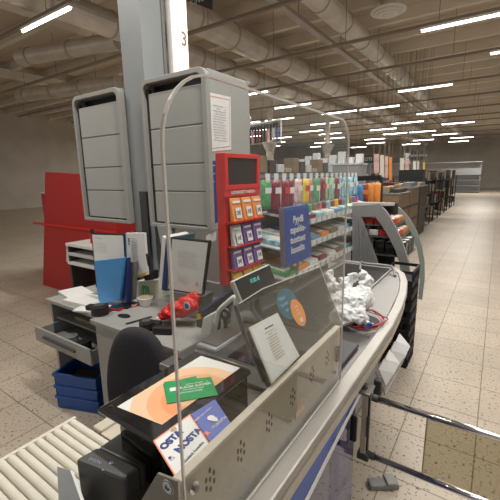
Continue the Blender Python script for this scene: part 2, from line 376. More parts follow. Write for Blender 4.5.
# long shelf rows across the hall behind the checkout
for i, (x0, x1, yy, h) in enumerate(((-8.5, -3.9, 9.5, 1.75), (-9.8, -4.2, 12.5, 1.85), (-12.5, -4.6, 16, 2.0), (-15, -5, 21, 2.1), (-16, -1.2, 33, 2.3))):
    t = thing('gondola_shelf', 'long grey shop shelf row across the hall, %s row back' % ordn[i], 'shelf', ((x0+x1)/2, yy, 0), 'shelf rows across the hall')
    MB().box(x0, x1, yy, yy+.05, 0, h).build('back_panel', M['grey_mid'], t)
    for k in range(4): MB().box(x0, x1, yy-.4, yy, .1+k*.42, .13+k*.42).build('shelf_board', M['grey'], t)
    MB().box(x0, x1, yy-.42, yy, h, h+.03).build('canopy', M['grey_bright'], t)
    b = MB(); n = int((x1-x0)/.22)
    if i > 3: continue
    for j in range(min(n, 22)):
        c = [M['white'], M['grey_bright'], M['tan'], M['pink'], M['skyblue'], M['brown_dark'], M['cream']][(j*3+i) % 7]; nm = ['white', 'pale grey', 'tan', 'pink', 'light blue', 'dark brown', 'cream'][(j*3+i) % 7]
        x = x1-.24*(j+1); o = MB().box(x, x+.18, yy-.33, yy-.08, .1+3*.42+.031, .1+3*.42+.031+.18+.12*((j*7) % 3)/2).build('goods_box', c, None, .01)
        tag(o, '%s box on the %s shelf row back, %s from its right end' % (nm, ordn[i], ordn[j] if j < 20 else 'far on'), 'box', 'boxes on the far shelf rows')
def banner(px0, px1, py0, py1, y, m, label, txt=None, tm=None, nm='hanging_banner', cat='banner', size=.2):
    p = [at(px0, py1, y=y), at(px1, py1, y=y), at(px1, py0, y=y), at(px0, py0, y=y)]
    t = thing(nm, label, cat, (p[0]+p[1])/2)
    slab('board', m, p, (0, 1, 0), .02, t)
    b = MB()
    for q in (p[2], p[3]): b.cyl(q+V(0, .01, 0), V(q.x, q.y+.01, 5.25), .005, 5)
    b.each('hanger', M['rail_brown'], t)
    if txt:
        for i, s in enumerate(txt.split('\n')): text('lettering', s, tm or M['paper'], (p[0]+p[2])/2+V(0, -.006, (.5*(len(txt.split('\n'))-1)-i)*size*1.15), (1, 0, 0), (0, 0, 1), size, t)
    return t
banner(346, 355, 156, 162, 13, M['charcoal'], 'small black hanging department sign, leftmost of the row', '.....', nm='department_sign', cat='sign', size=.12)
banner(356, 360, 155, 163, 13, M['paper'], 'small white number sign beside the leftmost black sign', '12', M['ink'], 'number_sign', 'sign', .22)
banner(361, 373, 155, 163.5, 13, M['charcoal'], 'black hanging sign left of the pink banners', 'KOTI', nm='department_sign', cat='sign', size=.16)
banner(392, 403, 157, 162.5, 15, M['charcoal'], 'thin black hanging sign behind the white number sign', None, nm='department_sign', cat='sign')
banner(404, 410, 153, 163, 12.7, M['paper'], 'white number sign in the middle of the row of signs', '14', M['ink'], 'number_sign', 'sign', .25)
banner(411, 424, 151, 160, 13, M['charcoal'], 'black hanging sign right of the white number sign', 'VAPAA-AIKA', nm='department_sign', cat='sign', size=.1)
for i, (a, c, d, e, m, w) in enumerate(((374, 379, 154, 173, 'pink', 'pink and white'), (380, 384, 155, 177, 'cream', 'cream'), (385, 388, 156, 178, 'pink', 'narrow pink'), (389, 392, 157, 180, 'orange', 'orange'), (400, 404, 158, 176, 'cream', 'pale'), (405, 409, 160, 178, 'pink', 'pink striped'), (413, 416, 161, 175, 'white', 'narrow white'), (417, 419, 161, 176, 'cream', 'thin cream'), (423, 425, 162, 177, 'yellow', 'yellow and white'))):
    banner(a, c, d, e, 11.5+.1*i, M[m] if m != 'pink' else mat('banner_pink', (.62, .42, .38), .6, var=.3, scale=4), '%s vertical paper banner, %s from the left over the aisle racks' % (w, ordn[i]))
# mushroom columns of the hall
for px, yy, w in ((270, 14, 'left'), (327, 17, 'right')):
    c = at(px, 160, y=yy); t = thing('pillar', 'round white pillar with flared head far behind the sweets, %s of the two' % w, 'pillar', (c.x, yy, 0))
    MB().cyl((c.x, yy, 0), (c.x, yy, 2.6), .16, 20).build('shaft', M['pillar_brown'], t); MB().cyl((c.x, yy, 2.6), (c.x, yy, 3.0), .16, 20, .36).build('capital', M['pillar_brown'], t)
    MB().cyl((c.x, yy, 3.0), (c.x, yy, 5.25), .12, 12).build('upper_shaft', M['rib'], t)
# ---------------------------------------------------------------- the checkout counter
t = thing('checkout_counter', 'long steel checkout counter with black conveyor belt and pale edge rail', 'checkout counter', (-.7, 1.5, 0))
out = [(-.385, -.1), (-.387, 1.7), (-.43, 2.2), (-.475, 2.45), (-.53, 2.64), (-.61, 2.76), (-.72, 2.80), (-1.02, 2.80), (-1.02, .85), (-.62, .85), (-.62, -.1)]
MB().prism([(x, y, .865) for x, y in out], V(0, 0, .03)).build('worktop', M['steel'], t, .004)
def offs(pts, d):
    r = []
    for i, p in enumerate(pts):
        a = V(*pts[max(i-1, 0)]); c = V(*pts[min(i+1, len(pts)-1)]); q = (c-a).normalized(); r.append((p[0]+q.y*d, p[1]-q.x*d))
    return r
edge = [(-.385, -.1), (-.385, .6), (-.385, 1.2), (-.387, 1.7), (-.403, 1.95), (-.43, 2.2), (-.475, 2.45), (-.53, 2.64), (-.61, 2.76), (-.72, 2.80), (-1.02, 2.80)]
def strip(d0, d1, z0, z1):
    b = MB(); a = offs(edge, d0); c = offs(edge, d1)
    A = [[b.bm.verts.new((p[0], p[1], z)) for p in l] for l, z in ((a, z0), (a, z1), (c, z1), (c, z0))]
    for i in range(len(edge)-1):
        for k in range(4): b.bm.faces.new((A[k][i], A[k][i+1], A[(k+1) % 4][i+1], A[(k+1) % 4][i]))
    b.bm.faces.new([A[k][0] for k in range(4)]); b.bm.faces.new([A[k][-1] for k in range(4)])
    return b
strip(-.004, .045, .872, .902).build('edge_rail', M['alu'], t, .006)['label'] = 'pale aluminium edge rail'
strip(0, .03, .845, .872).build('shadow_groove', M['black'], t)
strip(-.002, .038, .815, .846).build('lower_rail', M['beige'], t, .003)
MB().box(-.95, -.6, 1.42, 2.72, .895, .904).build('conveyor_belt', M['belt'], t, .003)['label'] = 'black conveyor belt'
b = MB().box(-.96, -.95, 1.4, 2.74, .895, .912); b.box(-.6, -.59, 1.4, 2.74, .895, .906); b.box(-.96, -.59, 2.72, 2.735, .895, .906); b.each('belt_frame', M['grey'], t)
MB().box(-.95, -.62, 1.3, 2.6, .05, .865).build('base_cabinet', M['grey_mid'], t, .01)
MB().box(-.93, -.64, 1.32, 2.58, 0, .05).build('plinth', M['black'], t)
# customer side panels
slab('blue_band', M['blue'], [V(-.37, .0, .60), V(-.37, 1.25, .80), V(-.37, 1.25, .815), V(-.37, .0, .815)], (1, 0, 0), .012, t)['label'] = 'tapering dark blue band'
slab('trim_strip', M['white'], [V(-.356, .0, .585), V(-.356, 1.28, .79), V(-.356, 1.28, .80), V(-.356, .0, .602)], (1, 0, 0), .006, t)
MB().box(-.372, -.364, -.05, 1.22, .1, .80).build('front_panel', M['plexi_blue'], t)['label'] = 'blue tinted clear front panel'
MB().box(-.66, -.63, -.05, 1.29, .0, .8).build('inner_panel', M['grey'], t)
b = MB(); b.cyl((-.36, .86, .60), (-.352, .86, .60), .012, 16); b.build('panel_screw', M['chrome'], t)
MB().box(-.398, -.378, 1.06, 1.10, .1, .80).build('panel_post', M['blue'], t)
MB().tube([(-.385, .9, .42), (-.385, 1.2, .42)], .01, sm=1).build('lower_tube', M['chrome'], t)
# low perforated steel guard behind the rim
gx = -.395; z0, z1 = .893, 1.095; y0, y1 = .335, 1.105
MB().box(gx-.004, gx, y0, y1, z0, z1).build('guard_panel', M['steel_sheen'], t)['label'] = 'low polished steel guard with groups of slots'
MB().box(gx-.016, gx+.003, y0, y1, z1-.006, z1+.004).build('guard_cap', M['beige'], t, .002)
b = MB()
for gy, gz in ((.43, 1.04), (.53, 1.03), (.645, 1.025), (.765, 1.025), (.885, 1.03), (1.0, 1.03)):
    for a, c in ((0, 0), (.011, .006), (-.011, .006), (.011, -.012), (-.011, -.012), (0, -.022), (0, .02)):
        cy, cz = gy+a, gz+c
        P = [V(gx+.0002, cy+.0032*math.cos(2*math.pi*i/12), cz+.0062*math.sin(2*math.pi*i/12)) for i in range(12)]
        b.hexa(P, [p+V(.0006, 0, 0) for p in P])
b.each('speech_slot', M['brown_dark'], t)
b = MB().box(gx, gx+.008, 1.075, 1.09, .98, 1.035); b.build('guard_catch', M['black'], t, .003)['label'] = 'black rounded catch at the far end of the guard'
# bent near end with sticker
A = V(gx-.002, y0+.004, 1.093); dirx = V(-.105, -.045, 0)
pl = [at(180, 480, y=.333), at(159, 472, y=.333), at(138, 507, y=.333), at(181, 525, y=.333)]; n = V(0, -1, 0); r = V(1, 0, 0); cc = at(168, 487, y=.328)
slab('guard_end', M['steel_sheen'], pl, (0, -1, 0), .004, t)['label'] = 'bent end plate of the guard'
disc('sticker', M['paper'], cc, r, (0, 0, 1), .013, t)['label'] = 'round white sticker with small blue swan mark'
disc('sticker_ring', M['ink_blue'], cc+n*.0007, r, (0, 0, 1), .0115, t); disc('sticker_face', M['paper'], cc+n*.0014, r, (0, 0, 1), .0102, t)
def shape(name, m, c, r, u, pts, sc, parent, th=.0006):
    r = V(*r).normalized(); u = V(*u).normalized(); nn = r.cross(u); P = [V(*c)+r*a*sc+u*b_*sc for a, b_ in pts]
    return MB().hexa(P, [p+nn*th for p in P]).build(name, m, parent)
shape('swan_mark', M['ink_blue'], cc+n*.0021, r, (0, 0, 1), [(-.9, .1), (-.5, -.5), (.3, -.6), (.9, -.1), (.6, .2), (.1, -.1), (-.1, .5), (-.3, .8), (-.5, .6), (-.25, .3), (-.4, -.05)], .007, t)
c = at(194, 487, x=gx+.004); b = MB(); b.cyl((gx, c.y, c.z), (gx+.006, c.y, c.z), .0115, 20); b.build('lock_plate', M['chrome'], t); MB().cyl((gx+.006, c.y, c.z), (gx+.012, c.y, c.z), .006, 16).build('lock_core', M['steel'], t)
disc('sign_reflection', mat('reflection_red', (.52, .30, .25), .4), at(300, 411, x=gx+.0004), (0, 1, 0), (0, 0, 1), .030, t, rad2=.030)['label'] = 'painted reflection of a round red sign with a yellow bar'  # mirror image of a round gate sign, coloured onto the steel guard
c = at(300, 411, x=gx+.0012); MB().box(gx+.001, gx+.0018, c.y-.026, c.y+.026, c.z-.008, c.z+.006).build('reflection_bar', mat('reflection_yellow', (.58, .48, .25), .4), t)
# cashier side frame
MB().box(-1.03, -.985, .565, .98, .76, .80).build('inner_rail', M['beige'], t, .006)
MB().box(-.985, -.40, .565, .98, .74, .775).build('inner_deck', M['brown_dark'], t)
MB().box(-.985, -.9, .565, .98, .775, .79).build('inner_ledge', M['beige'], t)
MB().box(-.98, -.44, .565, .98, .0, .74).build('pedestal', M['grey_mid'], t)
# scanner deck
t2 = thing('scanner_plate', 'dark steel barcode scanner deck with glass window between conveyor and till', 'scanner', (-.7, 1.1, .897))
MB().box(-.98, -.41, .90, 1.38, .8975, .915).build('plate', M['charcoal'], t2, .004); MB().box(-.8, -.56, 1.0, 1.2, .916, .918).build('window', M['black_gloss'], t2)
MB().box(-.98, -.87, 1.29, 1.37, .9155, .96).build('side_housing', M['grey_mid'], t2, .03)

# big clear screen
t = thing('plexiglass_screen', 'tall clear plexiglass screen with rounded upper corners standing on the counter', 'screen', (gx+.006, .75, .9))
ys, ye, zt, rr = .352, 1.095, 1.752, .11
def arc(cy, cz, r, a0, a1, n=8): return [(cy+r*math.cos(R(a0+(a1-a0)*i/n)), cz+r*math.sin(R(a0+(a1-a0)*i/n))) for i in range(n+1)]
o2 = arc(ye-.07, zt-.07, .07, 0, 90)+arc(ys+rr, zt-rr, rr, 90, 180)+[(ys, .905), (ye, .905)]
pts = [V(gx+.009, a, c) for a, c in o2]
slab('pane', M['plexi'], pts, (1, 0, 0), .004, t)
# the polished edge of the pane
def rim(pts, w, m, t, nm='pane_edge'):
    c = sum(pts, V(0, 0, 0))/len(pts); inner = []
    N = len(pts)
    for i in range(N):
        a, q, d = pts[i-1], pts[i], pts[(i+1) % N]; e = ((q-a).normalized()+(d-q).normalized()).normalized(); nn = V(1, 0, 0).cross(e)
        if nn.dot(c-q) < 0: nn = -nn
        inner.append(q+nn*w)
    return MB().ringplate([p-V(.0004, 0, 0) for p in pts], [p-V(.0004, 0, 0) for p in inner], V(.0048, 0, 0)).build(nm, m, t)
rim(pts, .0040, M['plexi_edge'], t)['label'] = 'pale polished edge of the clear pane'
b = MB()
for yy in (ys+.05, ye-.05): b.cyl((gx+.0005, yy, .96), (gx+.017, yy, .96), .006, 12)
b.each('fixing_screw', M['chrome'], t)

# raised smoked glass shelf over the till
t = thing('till_shelf', 'raised smoked glass shelf carrying the orange sheet behind the clear screen', 'shelf', (-.65, .6, .80))
MB().box(-.757, -.535, .43, .782, 1.038, 1.05).build('glass_top', M['black_gloss'], t, .006)['label'] = 'dark glass top'
MB().box(-.70, -.545, .452, .77, .90, 1.037).build('glass_box', M['smoked'], t)['label'] = 'smoked glass box'
MB().box(-.695, -.56, .46, .76, .80, .8985).build('inner_base', M['brown_dark'], t)
MB().cyl((-.735, .455, 1.05), (-.735, .455, 1.0515), .005, 12).build('screw_cap', M['black'], t)
MB().tube([(-.76, .786, 1.048), (-.53, .786, 1.048)], .0022, sm=1).build('rear_edge', M['chrome'], t)
# orange sheet
zs = 1.0503
P = [at(117, 407, z=zs), at(162, 425, z=zs), at(240, 368, z=zs), at(201, 356, z=zs)]
o = MB().hexa(P, [p+V(0, 0, .0009) for p in P]); o = o.build('printed_sheet', M['sheet'], None, .0004, org=(P[1].x-.04, P[1].y, zs)); tag(o, 'white and orange swirl printed sheet lying on the dark glass shelf', 'sheet')
def lam(name, label, cat, px, z, m, th=.0007):
    P = [at(a, c, z=z) for a, c in px]; t = thing(name, label, cat, sum(P, V(0, 0, 0))/4); MB().hexa(P, [p+V(0, 0, th) for p in P]).build('card', m, t); return t, P
t, P = lam('green_card', 'green coupon card showing only its left corner under the lettered green card', 'card', [(167, 403), (203, 397), (196, 376), (163, 384)], 1.0514, M['green'])
t, P = lam('green_card', 'green coupon card with white lettering lying on top of the orange sheet', 'card', [(167, 404), (218, 395), (211, 377), (164, 382)], 1.0524, M['green'])
u = (P[3]-P[0]).normalized(); r = (P[1]-P[0]).normalized(); u = (u-r*u.dot(r)).normalized(); c = sum(P, V(0, 0, 0))/4; zz = V(0, 0, .0008)
text('lettering', 'HUOM KÄVER', M['cream'], c+zz+u*.010+r*.012, r, u, .014, t, bold=.0004); text('lettering', 'pivo-eurossa', M['paper'], c+zz-u*.012+r*.0, r, u, .012, t)
shape('logo', M['paper'], c+zz+u*.010-r*.042, r, u, [(-1, -.8), (1, -.8), (1, .8), (-1, .8)], .010, t)
lines('small_print', M['paper'], c+zz+u*.0235-r*.01, r, u, .06, 1, .01, t, th=.002)
lines('small_print', M['paper'], c+zz-u*.001-r*.03, r, u, .07, 1, .01, t, th=.0018, seed=4)
# sloped signs between the shelf and the guard
ptop = V(-.53, .5, 1.053); nsl = V(.05, 0, .12).normalized()
p0 = V(-.53, .5, 1.054); n0 = V(-.04, 0, -1).normalized()*-1
def sloped(name, label, px, m, th=.0015):
    P = [onplane(a, c, p0, n0) for a, c in px]; t = thing(name, label, 'sign', sum(P, V(0, 0, 0))/4)
    MB().hexa([p-n0*th for p in P], P).build('board', m, t, .0006); r = (P[1]-P[0]).normalized(); u = n0.cross(r); return t, P, r, u, sum(P, V(0, 0, 0))/4
t, P, r, u, c = sloped('lettered_sign', 'white OSTA & NOSTA sign with orange border leaning off the glass shelf', [(177, 480), (210, 444), (190, 414), (153, 441)], M['paper'])
t['category'] = 'sign'
e = n0*.0006
MB().ringplate([p+e*.4 for p in P], [c+(p-c)*.95+e*.4 for p in P], e).build('orange_border', M['orange_text'], t)
hgt = (P[3]-P[0]).length
text('lettering', 'OSTA', M['ink_blue'], c+u*hgt*.22-r*.006+e, r, u, .023, t, bold=.0012); text('lettering', '&', M['ink_blue'], c-u*hgt*.06-r*.044+e, r, u, .014, t, bold=.0008)
text('lettering', 'NOSTA', M['ink_blue'], c-u*hgt*.05+r*.013+e, r, u, .023, t, bold=.0012); text('lettering', 'Käteistä kassalta', M['ink'], c-u*hgt*.30-r*.01+e, r, u, .010, t)
text('lettering', 'x', M['orange_text'], c-u*hgt*.22+r*.048+e, r, u, .018, t, bold=.0012)
disc('logo', M['paper'], c+u*hgt*.36+r*.02+e, r, u, .008, t); disc('logo_ring', M['tan'], c+u*hgt*.36+r*.02+e*1.4, r, u, .007, t)
t, P, r, u, c = sloped('payment_sign', 'small periwinkle blue payment sign with white hand symbol on the shelf edge', [(210.5, 443), (231, 423), (215, 399), (191, 414)], M['periwinkle'])
P = [onplane(a, c2, p0, n0) for a, c2 in [(214, 447), (232, 428), (213, 399), (191, 415)]]
text('lettering', 'Täällä voit maksaa', M['paper'], c+u*.026+e*2, r, u, .0085, t); text('lettering', 'MobilePay', M['paper'], c-u*.022+e*2, r, u, .012, t)
disc('logo', M['paper'], c+u*.002+e*2, r, u, .009, t); shape('logo_hand', M['paper'], c-u*.008+e*2, r, u, [(-.2, -1), (.3, -1), (1.1, .2), (.7, .5), (.2, 0), (-.6, .6), (-.9, .2)], .008, t)

# clear pane leaning in over the guard with stickers
q0 = V(-.415, .8, 1.10); dn = V(-.09, 0, .175).normalized(); nl = V(0, 1, 0).cross(dn).normalized()
if nl.x < 0: nl = -nl
t = thing('leaning_pane', 'grey tinted clear pane leaning in over the scanner with an orange round sticker', 'pane', (-.42, .95, 1.10))
P = [onplane(a, c, q0, nl) for a, c in ((262, 383), (341, 324), (319, 267), (262, 289), (238, 304))]
slab('pane', M['pane_grey'], P, nl, .003, t)
b = MB(); b.tube([P[1]+nl*.003, P[2]+nl*.003], .0016, 6, sm=1); b.tube([P[2]+nl*.003, P[3]+nl*.003, P[4]+nl*.003], .0012, 6, sm=1); b.build('pane_edge', M['plexi_edge'], t)
rr_ = V(0, 1, 0); uu = dn
c = onplane(287, 304, q0, nl)
ts_ = disc('teal_sticker', M['teal'], c+nl*.0034-rr_*.0, rr_, uu, .055, t, rad2=.045); ts_['label'] = 'dark teal round sticker with pale lettering'
for i, s in enumerate(('Maksa', 'kortilla', 'nyt')): text('lettering', s, M['skyblue'], c+nl*.0042-rr_*.018+uu*(.022-.018*i), rr_, uu, .014, ts_)
c = onplane(297, 313, q0, nl); os_ = disc('orange_sticker', M['orange'], c+nl*.0046, rr_, uu, .034, t, rad2=.042); os_['label'] = 'orange oval sticker with white lettering'
for i, s in enumerate(('Lataa', 'uusi', 'kortti')): text('lettering', s, M['paper'], c+nl*.0054+uu*(.02-.011*i), rr_, uu, .009, os_)
shape('hand_symbol', M['paper'], c+nl*.0054-uu*.022, rr_, uu, [(-1, -.8), (.9, -1), (1, .2), (.3, 1), (.1, .1), (-.6, .9), (-1, .3)], .008, os_)
# paper sign
t = thing('paper_notice', 'white rectangular paper notice with small print in front of the leaning pane', 'notice', onplane(272, 384, q0, nl))
q1 = q0+nl*.012; P = [onplane(a, c, q1, nl) for a, c in ((271, 384), (299, 356), (277, 313), (248, 328))]
slab('board', M['cream'], P, nl, .003, t, .001)
C = sum(P, V(0, 0, 0))/4; Pi = [C+(p-C)*.93+nl*.0032 for p in P]; MB().hexa(Pi, [p+nl*.0006 for p in Pi]).build('paper', M['paper'], t)
r = (P[2]-P[3]).normalized(); u = nl.cross(r); lines('small_print', M['tan'], C+u*.038-r*.026+nl*.0042, r, u, .05, 11, .007, t, th=.0018, t=.0004)
text('lettering', 'HYVÄ ASIAKAS', M['ink'], C+u*.047+nl*.0042, r, u, .006, t)
# curved stand of the notice
MB().tube([onplane(236, 306, q0-nl*.03, nl), onplane(243, 330, q0-nl*.03, nl), onplane(255, 360, q0-nl*.01, nl), onplane(269, 386, q0, nl)], .006, 8).build('stand', M['charcoal'], t)

# customer display
pc = V(-.80, 1.3, 1.1); dd = V(-.35, 0, 1).normalized(); nd = V(0, 1, 0).cross(dd).normalized()
if nd.x < 0: nd = -nd
t = thing('customer_display', 'black customer display with silver rim and cyan digits tilted on a curved arm', 'display', V(-.85, 1.2, .915))
P = [onplane(a, c, pc, nd) for a, c in ((243, 305), (279, 289), (270, 264), (233, 281))]
Ce = sum(P, V(0, 0, 0))/4
MB().hexa([p-nd*.022 for p in P], P).build('housing', M['grey_bright'], t, .005); Pi = [Ce+(p-Ce)*.95 for p in P]; mb2 = MB().hexa([p+nd*.0004 for p in Pi], [p+nd*.0016 for p in Pi]); sc2 = mb2.build('screen', M['display_black'], t)
r = (P[1]-P[0]).normalized(); u = nd.cross(r); text('lettering', '0.00 €', M['cyan'], Ce+u*.022-r*.012+nd*.0022, r, u, .026, sc2)
Q = Ce-nd*.015; MB().tube([Q-u*.04, Q-u*.09-nd*.02, Q-u*.17+r*.01, V(Q.x+.03, Q.y+.05, .92)], .012, 10).build('arm', M['charcoal'], t)
MB().tube([Q-u*.04-r*.03, Q-u*.1-r*.035-nd*.02, Q-u*.2-r*.0, V(Q.x+.03, Q.y-.02, .92)], .009, 10).build('arm', M['grey_mid'], t)

# cashier monitor + payment terminals
t = thing('cashier_monitor', 'black flat cashier touch screen seen from its thin blue edge beside the red display', 'monitor', V(-1.1, 1.3, .90))
pm = V(-1.0, 1.3, 1.0)
P = [at(203, 314, x=-1.03), at(236, 304, x=-1.0), at(237, 286, x=-1.02), at(203, 311, x=-1.05)]
a, c, d, e_ = at(202, 312, y=1.2), at(236, 288, y=1.55), at(238, 300, y=1.55), at(206, 328, y=1.2)
MB().hexa([a, c, d, e_], [p+V(-.05, .035, -.012) for p in (a, c, d, e_)]).build('panel', M['display_black'], t, .003)
MB().tube([a+V(0, 0, .004), c+V(0, 0, .004)], .0035, 6, sm=1).build('blue_edge', M['navy'], t)
g = (a+c+d+e_)/4; MB().tube([g, g+V(-.05, .02, -.06), V(g.x-.06, g.y+.03, .79)], .02, 10).build('stand', M['black'], t)
def block(name, px, y, depth, m, parent=None, bevel=.006):
    P = [at(a, c, y=y) for a, c in px]; return MB().hexa(P, [p+V(0, depth, 0) for p in P]).build(name, m, parent, bevel)
t = thing('payment_terminal', 'white and black card terminal holder standing left of the cashier screen', 'card terminal', at(205, 336, y=1.22))
block('holder', ((200, 333), (210, 337), (213, 322), (215, 312), (210, 314), (203, 318)), 1.2, .05, M['white'], t)
block('keypad', ((196, 327), (203, 329), (206, 313), (203, 309), (196, 313)), 1.26, .06, M['black'], t); block('light', ((197, 314), (201, 313), (201, 319), (197, 320)), 1.255, .004, M['yellow'], t, 0)
t = thing('payment_terminal', 'white card terminal with black cable ring under the tilted customer display', 'card terminal', at(222, 325, y=1.15))
MB().tube([at(216, 322, y=1.17), at(219, 311, y=1.17), at(227, 303, y=1.17), at(235, 297, y=1.17), at(236, 304, y=1.17)], .011, 10).build('holder', M['white'], t)
c = at(225, 314, y=1.19); MB().tube([V(c.x+.022*math.cos(q), c.y, c.z+.022*math.sin(q)) for q in [i*math.pi/4 for i in range(8)]], .009, 8, closed=True).build('cable_ring', M['black'], t)
MB().tube([c+V(0, 0, -.03), c+V(.02, -.02, -.09), V(c.x+.05, c.y-.05, .92)], .009, 8).build('cable', M['charcoal'], t)
t = thing('scale_housing', 'grey sloping metal housing beside the glass shelf near the card terminals', 'housing', (-.93, 1.0, .80))
P = [at(190, 347, y=.9), at(205, 331, y=.95), at(247, 318, y=1.0), at(250, 340, y=.95), at(235, 352, y=.9)]
P = [V(-1.0, 1.0, .7905), V(-1.0, 1.0, .87), V(-.96, 1.0, .93), V(-.86, 1.0, .93), V(-.86, 1.0, .7905)]
MB().prism(P, V(0, .28, 0)).build('housing', M['grey_mid'], t, .012); MB().box(-.95, -.87, 1.02, 1.26, .931, .934).build('top_plate', M['steel'], t)

# receipt printer, lower left
t = thing('receipt_printer', 'dark grey receipt printer box with blue mark at the near left corner', 'printer', (-.70, .42, .78))
A, B, Cc = at(75, 459, z=.95), at(124, 478, z=.95), at(141, 467, z=.95); D = A+(Cc-B)*1.35
MB().hexa([A-V(0, 0, .15), B-V(0, 0, .15), Cc-V(0, 0, .15), D-V(0, 0, .15)], [A, B, Cc, D]).build('body', M['printer_grey'], t, .008)
MB().hexa([D+V(0, 0, -.15), Cc+V(0, 0, -.15), Cc+V(-.02, .10, -.15), D+V(-.02, .10, -.15)], [D+V(0, 0, -.003), Cc+V(0, 0, -.003), Cc+V(-.02, .10, -.02), D+V(-.02, .10, -.02)]).build('rear_cover', M['printer_grey'], t, .006)
c = at(111, 463, z=.9505); r = (B-A).normalized(); u = V(0, 0, 1).cross(r); shape('blue_mark', mat('mark_lilac', (.3, .33, .6), .4), c, r, u, [(-1, .2), (0, -.7), (1, .2), (0, .7)], .0075, t)
c = at(103, 470, z=.9505); disc('status_light', M['green_light'], c, r, u, .002, t)
c = at(88, 463, z=.9505); text('lettering', 'EPSON', mat('mark_grey', (.3, .32, .42), .4), at(95, 461, z=.9506), r, u, .012, t)
# roller conveyor
t = thing('roller_conveyor', 'cream roller bed at the bottom left beside the printer', 'roller conveyor', (-1.02, .3, .74))
x0, x1 = -1.115, -.80
b = MB().box(x0-.012, x0, -.05, .56, .72, .80); b.box(x1, x1+.012, -.05, .40, .72, .80); b.each('side_frame', M['cream'], t)
for i in range(22): MB().cyl((x0, .545-.027*i, .788), (x1, .545-.027*i, .788), .0125, 14).build('roller', M['cream'], t)
b = MB()
for i, (xx, yy) in enumerate(((x0+.03, .46), (x0+.03, .0), (x1-.03, .0), (x1-.03, .46))): MB().box(xx-.015, xx+.015, yy-.015, yy+.015, 0, .762).build('leg', M['grey_mid'], t)
t = thing('flat_screen', 'dark slate flat panel with white edge cut off at the bottom left corner', 'panel', at(70, 500, z=.86))
P = [at(60, 512, z=.92), at(87, 507, z=.91), at(74, 471, z=.91), at(58, 466, z=.91)]
MB().hexa([p-V(0, 0, .02) for p in P], P).build('frame', M['paper'], t, .002); Cn = sum(P, V(0, 0, 0))/4; Pi = [Cn+(p-Cn)*.82-V(.012, 0, 0) for p in P]; MB().hexa([p+V(0, 0, .0005) for p in Pi], [p+V(0, 0, .003) for p in Pi]).build('face', M['grey_dark'], t)
c = Cn; MB().cyl((c.x, c.y, c.z-.02), (c.x, c.y, .802), .02, 12).build('stem', M['charcoal'], t)

# barrier
t = thing('gate_post', 'grey upright barrier post with steel bracket fixed to the counter side', 'post', (-.34, 1.27, .5))
MB().box(-.351, -.329, 1.255, 1.285, .515, .79).build('post', M['beige'], t, .003); MB().box(-.329, -.322, 1.262, 1.278, .53, .78).build('groove', M['black'], t)
MB().box(-.395, -.315, 1.225, 1.30, .79, .80).build('bracket', M['steel'], t, .003)
b = MB().cyl((-.345, 1.26, .80), (-.345, 1.26, .803), .012, 14); b.build('bracket_hole', M['black'], t)
MB().box(-.36, -.315, 1.25, 1.29, .49, .518).build('foot_block', M['charcoal'], t, .004)
b = MB().box(-.375, -.352, 1.2, 1.216, .60, .70); b.build('latch_plate', M['black'], t, .002); MB().box(-.3295, -.318, 1.25, 1.256, .60, .69).build('latch', M['charcoal'], t, .002)
for i, (zz, w) in enumerate(((.765, 'upper'), (.512, 'lower'))):
    tt = thing('gate_rail', 'chrome tubular gate rail, %s of the two crossing the tiled floor' % w, 'rail', (-.3, 1.27, zz))
    MB().tube([(-.315, 1.27, zz), (.55, 1.27, zz)], .0115, 12, sm=1).build('tube', M['chrome'], tt, smooth=True)
    MB().cyl((-.316, 1.27, zz), (-.295, 1.27, zz), .014, 14).build('socket', M['charcoal'], tt)
t = thing('barrier_gate', 'clear smoky gate panel hung between the chrome rails', 'gate panel', (-.1, 1.27, .53))
MB().box(-.125, .4, 1.268, 1.272, .53, .752).build('pane', M['gate_glass'], t); b = MB().box(-.128, -.124, 1.267, 1.273, .528, .754); b.build('pane_edge', M['tan'], t)
# floor wedge
c = at(383, 486, z=0); t = thing('floor_bracket', 'small grey metal bracket lying on the tiles under the lower rail', 'bracket', c)
q = R(35); m3 = Matrix.Translation(c)@Matrix.Rotation(q, 4, 'Z')
b = MB(); b.box(-.075, .075, -.028, .028, 0, .03, M=m3); b.build('body', M['grey_mid'], t, .006); MB().box(.01, .06, -.034, .034, .03, .045, M=m3).build('cap', M['grey'], t, .005)
# leaflets under the rim
t = thing('bag_holder', 'grey wire holder of carrier bags hung under the counter edge', 'holder', at(372, 365, y=1.6))
P = [at(355, 377, y=1.5), at(377, 366, y=1.5), at(384, 345, y=1.75), at(392, 330, y=2.0), at(378, 345, y=1.9)]
for i in range(4):
    yy = 1.42+.1*i; Q = [V(-.338, yy, .80), V(-.31+.004*i, yy+.02, .72), V(-.300+.004*i, yy+.10, .745), V(-.338, yy+.08, .81)]
    MB().hexa(Q, [p+V(.004, 0, .004) for p in Q]).build('bag_stack', M['paper'] if i % 2 else M['grey_bright'], t)
MB().tube([(-.342, 1.4, .80), (-.30, 1.4, .71), (-.295, 1.8, .72), (-.342, 1.8, .80)], .004, 8, sm=1).build('wire', M['grey_mid'], t)
MB().box(-.341, -.31, 1.37, 1.40, .71, .78).build('bracket', M['charcoal'], t, .006)
# chrome hoop at the belt end
t = thing('hoop_handle', 'dark chrome hoop bar at the far end of the conveyor belt', 'handle', (-.77, 2.77, .897))
MB().tube([at(360, 270, z=.9), at(361, 266, z=.9)+V(0, 0, .03), at(365, 268, z=.9)+V(0, 0, .035), at(385, 270, z=.9)+V(0, 0, .035), at(393, 272, z=.9)+V(0, 0, .03), at(395, 276, z=.9)], .009, 10).build('bar', M['grey_mid'], t)

